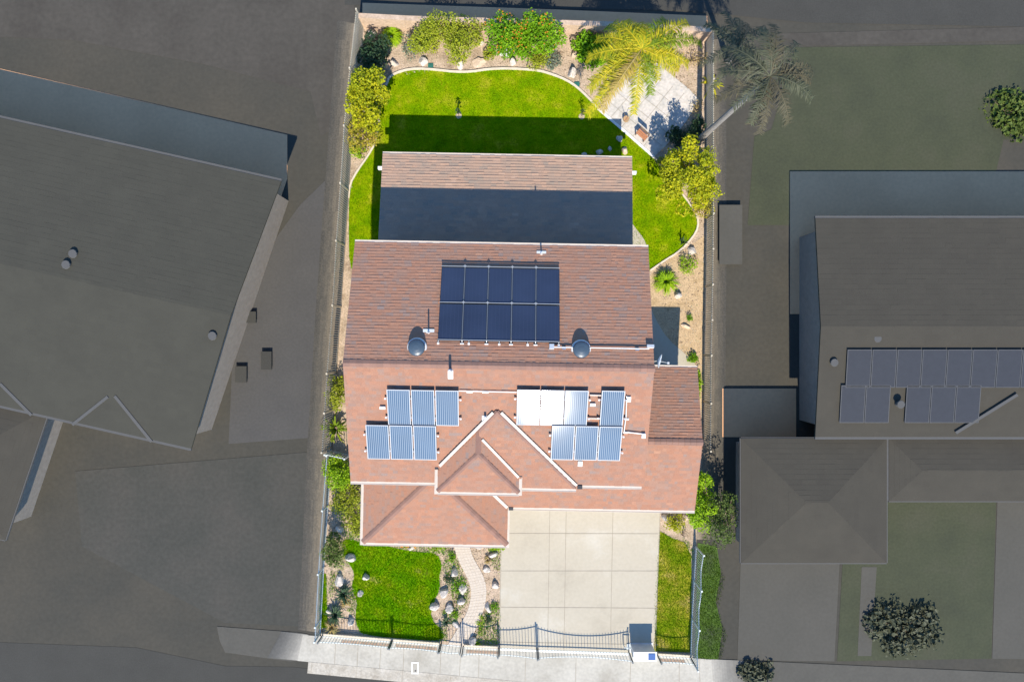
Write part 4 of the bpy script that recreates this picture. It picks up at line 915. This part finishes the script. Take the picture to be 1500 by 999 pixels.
# boulders: px, py, radius x, radius y (photo px), height, material, label
B_ = [(545, 49, 8, 7, .30, 0, 'grey boulder in the rear left corner behind the dark bush'), (578, 94, 6, 5.5, .28, 0, 'boulder at the rear bed edge below the lime grass mound'),
 (620, 91, 7.5, 7, .26, 0, 'rounded boulder left of the wide olive shrub base'), (675, 97, 5.5, 6, .34, 0, 'pale boulder below the wide olive shrub'), (701, 92, 11, 10, .14, 1, 'broad flat tan rock at the lawn edge'),
 (704, 63, 5, 5, .3, 0, 'small pale boulder between olive shrub and flowered shrub'), (753, 92, 6, 6, .36, 0, 'white boulder just below the white flowers'), (809, 72, 6.5, 6, .3, 0, 'boulder at the right foot of the orange flowered shrub'),
 (841, 81, 5.5, 6, .28, 1, 'tan rock left of the bright leafy shrub'), (838, 108, 7, 9.5, .36, 0, 'large white boulder by the curved lawn edging'), (871, 88, 8, 5.5, .3, 0, 'grey boulder inside the bright leafy shrub'),
 (929, 83, 4.5, 6, .3, 0, 'narrow pale boulder behind the top corner of the stone patio'), (856, 229, 5, 4.5, .24, 0, 'shaded rock on the lawn, leftmost of the four by the patio cover'), (878, 223.5, 5, 5.5, .24, 0, 'shaded rock on the lawn, second of the four by the patio cover'),
 (893, 219, 3.5, 4, .2, 0, 'smallest shaded rock on the lawn by the patio cover'), (894, 232.5, 4, 2.5, .12, 0, 'shaded rock half hidden by the patio cover eave'), (907, 204, 5, 5, .26, 0, 'grey rock at the corner of the lawn shadow'), (915, 221, 5, 6.5, .28, 1, 'sunlit tan rock between patio cover and stone patio'),
 (992, 433, 6, 5, .3, 0, 'pale rock below the spiky clump on dry soil'), (1005, 478, 7.5, 3.8, .16, 1, 'flat pale rock below the tiny round plant'), (1013, 367, 8, 7, .34, 0, 'bluish grey boulder at the right bend of lawn edging'),
 (515, 816, 8.5, 5.5, .36, 0, 'large boulder at the upper left of the front lawn'), (498, 849, 8, 9, .34, 0, 'large grey boulder in the left front bed'), (536, 844, 6, 5.5, .34, 0, 'boulder standing on the left of front lawn'), (528, 869, 5, 7, .26, 0, 'leaning boulder at the left edge of front lawn'),
 (484, 894, 6, 5, .28, 0, 'pale boulder by the bluish agave'), (514, 911, 5.5, 7, .32, 0, 'pointed boulder inside the front fence at the left'), (499, 774, 7, 5, .3, 0, 'shaded bluish boulder by the left fence'),
 (666, 838, 6, 7, .30, 0, 'grey boulder left of the path top bend'), (678, 862, 6, 8, .26, 0, 'pale boulder touching the path bend'), (650, 868, 6, 9, .36, 0, 'tall grey boulder right of front lawn, farthest left of its cluster'), (675, 879, 6.5, 5, .34, 0, 'dark shadowed boulder between path and cluster'),
 (637, 889, 7, 7, .40, 0, 'pale boulder at the lower right of front lawn'), (659, 890, 6.5, 7.5, .38, 0, 'pale boulder in the middle of the path side cluster'), (667, 914, 7, 4, .22, 0, 'long boulder beside the lower path'),
 (713, 834, 6, 5, .2, 0, 'flat pale rock right of the path top'), (726, 857, 5, 6, .3, 0, 'boulder at the driveway edge'), (715, 889, 4.5, 8, .2, 0, 'upright pale rock right of the path middle'), (722, 812, 7, 4, .24, 0, 'pale boulder at the porch corner by the driveway'),
 (604, 801.5, 6, 4, .26, 0, 'pale boulder under the porch eave at the lawn top'), (701, 801, 4.5, 4, .2, 0, 'small pale rock under the porch eave right of the path'), (693, 937.5, 7.5, 6, .38, 0, 'dark sided boulder behind the short fence by the gate'),
 (974, 758, 5.5, 5, .3, 0, 'rounded pale boulder at the right driveway corner'), (1003, 757, 7, 7, .3, 1, 'tan boulder right of the yellow green shrub'), (1001, 350, 0, 0, 0, 0, '')]
for i, (px, py, rx, ry, h, k, l) in enumerate(B_):
    if not rx: continue
    r = random.Random(900 + i); c = W(px, py)
    import bmesh
    bm = bmesh.new(); bmesh.ops.create_icosphere(bm, subdivisions=3, radius=1); off = Vector((i * 3.7, i * 1.3, 0))
    planes = [(Vector((r.gauss(0, 1), r.gauss(0, 1), r.gauss(.2, .8))).normalized(), r.uniform(.62, 1.0)) for _ in range(11)]
    for v in bm.verts:
        d = v.co.normalized(); s = min([1.12] + [pd / max(1e-3, d.dot(pn)) for pn, pd in planes if d.dot(pn) > .05]) * (1 + .05 * noise.noise(d * 3.5 + off))
        v.co = Vector((d.x * s * rx * .036, d.y * s * ry * .036, max(-.12, d.z * s) * h))
    me = bpy.data.meshes.new('boulder'); bm.to_mesh(me); bm.free(); me.materials.append(M['rock_tan' if k else 'rock'])
    o = bpy.data.objects.new('boulder', me); C.objects.link(o); o.location = c; o.rotation_euler = (0, 0, r.uniform(-.5, .5)); tag(o, l, 'boulder', 'garden boulders')
# patio furniture and small items
c = W(916, 177); s = thing('clay_pot', 'round tan clay pot with a stick standing on the stone patio', 'pot', c)
b = MB(); b.tube([c + UP * .03, c + UP * .2, c + UP * .3, c + UP * .26], [.10, .16, .16, .10], 18); b.build('bowl', M['tanpot'], s)
b = MB(); b.tube([c + UP * .28, c + UP * .262], [.13, .13], 16); b.build('soil', M['wood'], s)
b = MB(); b.tube([c + Vector((0, 0, .26)), c + Vector((-.15, .22, .55))], .012, 6); b.tube([c + Vector((.0, .0, .26)), c + Vector((.2, .2, .5))], .010, 6); b.build('stick', M['bark'], s)
c = W(938.5, 201); s = thing('bench', 'small orange brown wooden bench on the stone patio', 'bench', c); Mz = Matrix.Rotation(-RAD(42), 3, 'Z')
b = MB()
for q in (-.10, 0, .10): b.box(c + Mz @ Vector((0, q, .40)), (.62, .085, .04), Mz)
b.build('seat', M['wood'], s); b = MB()
b.box(c + Mz @ Vector((0, .17, .60)), (.62, .03, .22), Mz); b.build('backrest', M['bark'], s)
for a_ in (-.27, .27):
    for q in (-.11, .13):
        b = MB(); b.box(c + Mz @ Vector((a_, q, .20)), (.05, .05, .37 if q < 0 else .4), Mz); b.build('leg', M['bark'], s)
for px, py, l in ((845, 124, 'green irrigation valve lid by the curved lawn edging'), (631, 97, 'green irrigation valve lid below the round boulder')):
    c = W(px, py); b = MB(); b.box(c + UP * .03, (.28, .22, .06)); b.tube([c + UP * .05, c + UP * .075], .05, 8); tag(b.build('valve_box', M['valve']), l, 'valve box')
# grass blades
def grass(name, polys, n, m, h, label, w=.010, seed=0, hole=None):
    r = random.Random(seed); mb = MB()
    bx = [p for q in polys for p in q]; xs = [p[0] for p in bx]; ys = [p[1] for p in bx]; k = 0
    while k < n:
        x, y = r.uniform(min(xs), max(xs)), r.uniform(min(ys), max(ys))
        if not any(inside((x, y), q) for q in polys): k += .2; continue
        if hole and hole(x, y): k += .2; continue
        k += 1; x += r.gauss(0, .05); y += r.gauss(0, .05)
        a = r.uniform(0, 6.283); hh = h * r.uniform(.5, 1.3); le = hh * r.uniform(.2, 1.1); b_ = r.uniform(0, 6.283)
        d = Vector((math.cos(a), math.sin(a), 0)) * w * r.uniform(.7, 1.5); t = Vector((math.cos(b_) * le, math.sin(b_) * le, hh)); p = Vector((x, y, .016))
        mb.face([p - d, p + d, p + t], r.random())
    o = mb.build(name, m); o['kind'] = 'stuff'; o['label'] = label; o['category'] = 'grass'
    return o
grass('grass', [lawn_c], 62000, M['blade'], .055, 'bright green mown grass of the rear lawn', w=.013, seed=1, hole=lambda x, y: inside((x, y), stone) or (-6.6 < x < 5.9 and -2 < y < 8.3))
grass('grass', [front_c], 30000, M['blade_front'], .07, 'deep green grass of the front lawn with dry patches', w=.013, seed=2)
grass('grass', [side_c], 14000, M['blade_dry'], .06, 'patchy yellow green grass beside the driveway', w=.012, seed=3)
grass('grass', [pxpoly([(470, 840), (478, 840), (480, 918), (468, 920)])], 2500, M['blade_front'], .07, 'narrow green grass strip along the left front fence', seed=4)
grass('ground_cover', [pxpoly([(648, 826), (660, 806), (668, 812), (676, 834), (688, 862), (686, 880), (676, 893), (664, 880), (655, 858)]), pxpoly([(645, 895), (668, 885), (676, 900), (664, 915), (650, 905)]), pxpoly([(482, 788), (506, 792), (514, 826), (500, 835), (484, 828)]), pxpoly([(718, 880), (731, 880), (731, 945), (692, 944), (704, 918)]), pxpoly([(500, 760), (530, 780), (530, 797), (504, 792)]), pxpoly([(484, 836), (496, 838), (492, 860), (482, 880)]), pxpoly([(512, 860), (526, 872), (520, 900), (510, 895)]), pxpoly([(570, 798), (660, 800), (662, 812), (640, 812), (600, 806)]), pxpoly([(712, 800), (733, 802), (731, 840), (722, 830)]), pxpoly([(620, 925), (655, 915), (655, 938), (620, 938)]), pxpoly([(1000, 788), (1016, 800), (1014, 830), (1004, 800)])], 16000, M['blade_front'], .09, 'sparse green ground cover among the boulders of the front beds', w=.017, seed=7)
grass('grass', [pxpoly([(1024, 800), (1046, 800), (1060, 850), (1050, 890), (1064, 930), (1056, 964), (1018, 964)])], 7000, mat('blade_verge', [(.04, .10, .004), (.08, .15, .008), (.13, .17, .02)], scale=1.2, attr=.4, rough=.9, spec=0, transl=.2), .07, 'green verge grass outside the right front fence', seed=11)
# leaf litter and gravel on the beds
def litter(polys, n, m, label, seed, s0=.02, s1=.05):
    r = random.Random(seed); mb = MB(); bx = [p for q in polys for p in q]; xs = [p[0] for p in bx]; ys = [p[1] for p in bx]; k = 0
    while k < n:
        x, y = r.uniform(min(xs), max(xs)), r.uniform(min(ys), max(ys)); k += .15
        if not any(inside((x, y), q) for q in polys): continue
        k += 1; s = r.uniform(s0, s1); p = Vector((x, y, .012 + s * .3)); a = r.uniform(0, 6.28)
        q = [p + Vector((math.cos(a + j * 1.57) * s * r.uniform(.6, 1.2), math.sin(a + j * 1.57) * s * r.uniform(.4, 1), r.uniform(-.3, .3) * s)) for j in range(4)]
        mb.face(q, r.random())
    o = mb.build('leaf_litter', m); o['kind'] = 'stuff'; o['label'] = label; o['category'] = 'litter'
LM = mat('litter', [(.10, .07, .045), (.30, .21, .13), (.52, .42, .31), (.20, .22, .06)], scale=4, attr=.85, rough=.9)
bed = pxpoly([(533, 42), (820, 52), (1034, 62), (1034, 400), (1028, 560), (1000, 560), (955, 400), (1020, 345), (1022, 315), (960, 232), (1010, 140), (950, 92), (877, 158), (830, 117), (765, 101), (690, 105), (571, 111), (556, 178), (510, 290), (512, 215)])
litter([bed], 5200, LM, 'dry leaves and gravel on the rear planting beds', 5)
fbed = pxpoly([(484, 710), (530, 712), (530, 795), (505, 790), (515, 830), (520, 905), (480, 920), (474, 830)]); fbed2 = pxpoly([(645, 800), (733, 800), (731, 945), (650, 935), (632, 900), (648, 830)])
litter([fbed, fbed2], 2600, LM, 'dry leaves and gravel on the front planting beds', 6)
#%%NEIGHBOURS
def frame(rot, O=(0, 0)):
    c, s = math.cos(RAD(rot)), math.sin(RAD(rot))
    return lambda x, y, z=0.0: Vector((O[0] + x * c - y * s, O[1] + x * s + y * c, z))
def gable_house(name, label, F, x0, x1, yf, yr, yb, ze, zr, m, wallm=M['d_wall'], at=None):
    root = thing(name, label, 'house', F((x0 + x1) / 2, yr, 0)); w = MB()
    w.prism([F(x0 + .4, yf + .5)[:2], F(x1 - .4, yf + .5)[:2], F(x1 - .4, yb - .5)[:2], F(x0 + .4, yb - .5)[:2]], 0, ze - .03)
    for x in (x0 + .46, x1 - .46):
        p = [F(x, yf + .5, ze - .05), F(x, yb - .5, ze - .05), F(x, yr, zr - .18)]; q = [F(x + .08, yf + .5, ze - .05), F(x + .08, yb - .5, ze - .05), F(x + .08, yr, zr - .18)]
        w.mesh(p + q, [(0, 1, 2), (5, 4, 3), (0, 3, 4, 1), (1, 4, 5, 2), (2, 5, 3, 0)])
    w.build('wall', wallm, root)
    r = MB(); slope(r, [F(x0, yf, ze), F(x1, yf, ze), F(x1, yr, zr), F(x0, yr, zr)], 41, thick=.004, var=.002, tabw=.5, exp=.25)
    slope(r, [F(x1, yb, ze), F(x0, yb, ze), F(x0, yr, zr), F(x1, yr, zr)], 42, thick=.004, var=.002, tabw=.5, exp=.25)
    ro = r.build('roof', m, root); g = MB()
    g.bar(F(x0, yf - .06, ze - .06), F(x1, yf - .06, ze - .06), .12, .1); g.bar(F(x0, yb + .06, ze - .06), F(x1, yb + .06, ze - .06), .12, .1); g.build('gutter', M['d_trim'], ro)
    return root, ro
def hip(root, F, x0, x1, y0, y1, ze, sl, m, name='porch_roof', walls=True):
    r = MB(); hw = min(x1 - x0, y1 - y0) / 2; z = ze + hw * sl
    if x1 - x0 >= y1 - y0: a, b = (x0 + hw, (y0 + y1) / 2), (x1 - hw, (y0 + y1) / 2)
    else: a, b = ((x0 + x1) / 2, y0 + hw), ((x0 + x1) / 2, y1 - hw)
    A, Bq = F(*a, z), F(*b, z); k = dict(thick=.004, var=.002, tabw=.5, exp=.25); e = .01
    p = [F(x0, y0, ze), F(x1, y0, ze), F(x1, y1, ze), F(x0, y1, ze)]
    if x1 - x0 >= y1 - y0: slope(r, [p[0], p[1], Bq, A], 51, **k); slope(r, [p[1], p[2], Bq], 52, **k); slope(r, [p[2], p[3], A, Bq], 53, **k); slope(r, [p[3], p[0], A], 54, **k)
    else: slope(r, [p[0], p[1], A], 51, **k); slope(r, [p[1], p[2], Bq, A], 52, **k); slope(r, [p[2], p[3], Bq], 53, **k); slope(r, [p[3], p[0], A, Bq], 54, **k)
    ro = r.build(name, m, root); g = MB()
    for i in range(4): g.bar(p[i] - UP * .06, p[(i + 1) % 4] - UP * .06, .10, .1 - i * .004)
    g.build('gutter', M['d_trim'], ro)
    if walls:
        w = MB(); w.prism([F(x0 + .5, y0 + .5)[:2], F(x1 - .5, y0 + .5)[:2], F(x1 - .5, y1 - .5)[:2], F(x0 + .5, y1 - .5)[:2]], 0, ze); w.build('wall', M['d_wall'], root)
    return ro
# left neighbour, turned clockwise
rl = W(338, 462, 3.4); cn = W(412, 265, 2.8); re_ = (cn.xy - rl.xy); re_ = re_ / re_.length; ex = Vector((math.cos(RAD(12.7)), -math.sin(RAD(12.7))))
FL = lambda x, y, z=0.0: Vector((rl.x + ex.x * x + re_.x * y, rl.y + ex.y * x + re_.y * y, z))
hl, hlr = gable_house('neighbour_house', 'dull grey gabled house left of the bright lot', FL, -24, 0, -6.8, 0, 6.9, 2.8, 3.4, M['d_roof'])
b = MB()
def fl_plane(px, py, off=.02):
    z = 3.1
    for _ in range(30):
        p = W(px, py, z); d = p.xy - rl.xy; det = ex.x * re_.y - ex.y * re_.x; yy = (ex.x * d.y - ex.y * d.x) / det; z = 3.4 - .6 / 6.8 * abs(yy) + off
    return W(px, py, z)
for q_ in ((158, 581, 106, 622), (168, 580, 222, 647), (0, 562, 46, 608)):
    b = MB(); b.bar(fl_plane(*q_[:2]), fl_plane(*q_[2:]), .14, .03); b.build('valley_flashing', M['d_trim'], hlr)
for px, py in ((98, 388), (108, 372), (312, 492)):
    q = MB(); p = fl_plane(px, py); q.tube([p - UP * .5, p + UP * .06], [.16, .16], 10); q.tube([p + UP * .06, p + UP * .11], [.22, .20], 10); q.build('roof_vent', M['d_trim'], hlr)
hip(hl, FL, -23, -7.5, -13.4, -6.5, 2.3, .12, M['d_roof2'])
for i, x in enumerate((-20, -15, -9, -4)):
    f = MB(); f.box(FL(x, 6.44, 1.5), (1.3, .08, 1.1), Matrix.Rotation(-RAD(12.7), 3, 'Z')); wv = f.build('window', M['d_trim'], hl)
    g = MB(); g.box(FL(x, 6.49, 1.5), (1.1, .02, .9), Matrix.Rotation(-RAD(12.7), 3, 'Z')); g.build('pane', M['glass'], wv)
# right neighbour
FR = frame(0, (0, 0))
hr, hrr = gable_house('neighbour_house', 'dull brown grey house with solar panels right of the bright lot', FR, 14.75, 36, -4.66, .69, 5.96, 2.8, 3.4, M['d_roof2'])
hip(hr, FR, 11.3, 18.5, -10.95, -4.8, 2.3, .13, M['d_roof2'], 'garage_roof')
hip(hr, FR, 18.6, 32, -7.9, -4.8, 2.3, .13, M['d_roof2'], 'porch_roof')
b = MB(); b.bar(W(1490, 578, 3.12), W(1400, 634, 2.90), .14, .06); b.build('valley_flashing', M['d_trim'], hrr)
for px, py in ((1221, 531), (1318, 592), (1284, 496)):
    q = MB(); p = W(px, py, 3.22); q.tube([p - UP * .5, p + UP * .08], [.13, .13], 10); q.tube([p + UP * .08, p + UP * .13], [.2, .18], 10); q.build('roof_vent', M['d_trim'], hrr)
for x in (17, 20.5, 26):
    f = MB(); f.box(FR(x, 5.5, 1.5), (1.3, .08, 1.1)); wv = f.build('window', M['d_trim'], hr); g = MB(); g.box(FR(x, 5.55, 1.5), (1.1, .02, .9)); g.build('pane', M['glass'], wv)
f = MB(); f.box(FR(14.4, -10.49, 1.0), (4.6, .06, 1.9)); f.build('garage_door', M['d_trim'], hr)
slr = .6 / 5.27; nr = Vector((0, -slr, 1)).normalized(); ND = make_panel('dull', 1.17, 1.84); nu = []
def nrow(px, n, pyt, pyb, labels):
    t = lambda py: (lambda k: (H - 3.4 - .2 + slr * .69) / (1 + slr * k))((499.5 - py) / 1000)
    y0, y1 = (499.5 - pyt) / 1000 * t(pyt), (499.5 - pyb) / 1000 * t(pyb); tm = t((pyt + pyb) / 2); x = (px - 750) / 1000 * tm
    for i in range(n):
        o = ND if not nu else copy_tree(ND); nu.append(1); y = (y0 + y1) / 2
        o.location = (x + .6 + i * 1.20, y, 3.4 + slr * (y - .69) + .10); o.rotation_euler = slope_rot(-1, 0, slr); tag(o, labels[i], 'solar panel', 'dull solar panels on the right neighbour roof')
N8 = ['first', 'second', 'third', 'fourth', 'fifth', 'sixth', 'seventh', 'eighth']
nrow(1241, 8, 512, 568, ['%s dull panel from the left in the upper row on the right neighbour roof' % s for s in N8])
nrow(1232, 2, 570, 614, ['%s dull panel of the lower left pair on the right neighbour roof' % s for s in ('left', 'right')])
nrow(1328, 3, 570, 614, ['%s dull panel of the lower row of three on the right neighbour roof' % s for s in o3])
# dull trees and yard items on the neighbouring lots
for l, px, py, rx, ry, m, n in (('dull low plant beside the right neighbour driveway', 1108, 985, 30, 18, 'lf_dim', 500), ('broad dull low plant across the right neighbour front lawn', 1322, 922, 60, 44, 'lf_dim', 1500), ('dull green plant at the right edge above the neighbour house', 1480, 165, 40, 40, 'lf_dimgreen', 1100)):
    shrub(l, px, py, rx, ry, .3, m, n, .2)
b = MB(); c = W(1068, 345); b.box(c + UP * .12, (1.1, 2.95, .24)); b.box(c + UP * .26, (1.2, 3.1, .05)); tag(b.build('platform', M['d_conc']), 'low pale rectangular platform behind the right fence', 'platform')
for px, py, w, d_, l in ((370, 465, .45, .55, 'small dark crate in the left side yard, highest of three'), (355, 548, .55, .8, 'dark crate in the left side yard nearest the house'), (392, 528, .5, .9, 'dark crate in the left side yard nearest the fence')):
    c = W(px, py); t = thing('crate', l, 'crate', c); b = MB(); b.box(c + UP * .09, (w, d_, .18)); b.build('body', M['d_conc'], t); b = MB(); b.box(c + UP * .195, (w + .05, d_ + .05, .03)); b.build('lid', M['road'], t)
#%%CAMERA
cam = bpy.data.cameras.new('camera'); co = bpy.data.objects.new('camera', cam); C.objects.link(co); co.location = (0, 0, H); cam.sensor_width = 36; cam.lens = 24; cam.clip_end = 2000; SC.camera = co
sun_dir = Vector((.048, -1.05, 1)).normalized(); el = math.asin(sun_dir.z)
sl_ = bpy.data.lights.new('sun', 'SUN'); sl_.energy = 4.6; sl_.angle = RAD(.53); sl_.color = (1, .92, .79)
so = bpy.data.objects.new('sun', sl_); C.objects.link(so); so.rotation_euler = (-sun_dir).to_track_quat('-Z', 'Y').to_euler()
wd = bpy.data.worlds.new('World'); SC.world = wd; wd.use_nodes = True; t = wd.node_tree; t.nodes.clear()
sk = t.nodes.new('ShaderNodeTexSky'); sk.sky_type = 'NISHITA'; sk.sun_disc = False; sk.sun_elevation = el; sk.sun_rotation = math.atan2(sun_dir.x, sun_dir.y); sk.altitude = 100; sk.ozone_density = 6.0; sk.dust_density = 0.0
bg = t.nodes.new('ShaderNodeBackground'); bg.inputs[1].default_value = .15; ow = t.nodes.new('ShaderNodeOutputWorld'); tn = t.nodes.new('ShaderNodeMix'); tn.data_type = 'RGBA'; tn.blend_type = 'MULTIPLY'; tn.inputs[0].default_value = 1; tn.inputs[7].default_value = (.80, 1.0, 1.12, 1); t.links.new(sk.outputs[0], tn.inputs[6]); t.links.new(tn.outputs[2], bg.inputs[0]); t.links.new(bg.outputs[0], ow.inputs[0])
SC.view_settings.view_transform = 'Standard'; SC.view_settings.look = 'None'; SC.view_settings.gamma = 1; SC.view_settings.exposure = .72; SC.view_settings.use_curve_mapping = False
SC.render.engine = 'CYCLES'; SC.cycles.max_bounces = 5; SC.cycles.diffuse_bounces = 3; SC.cycles.use_denoising = True
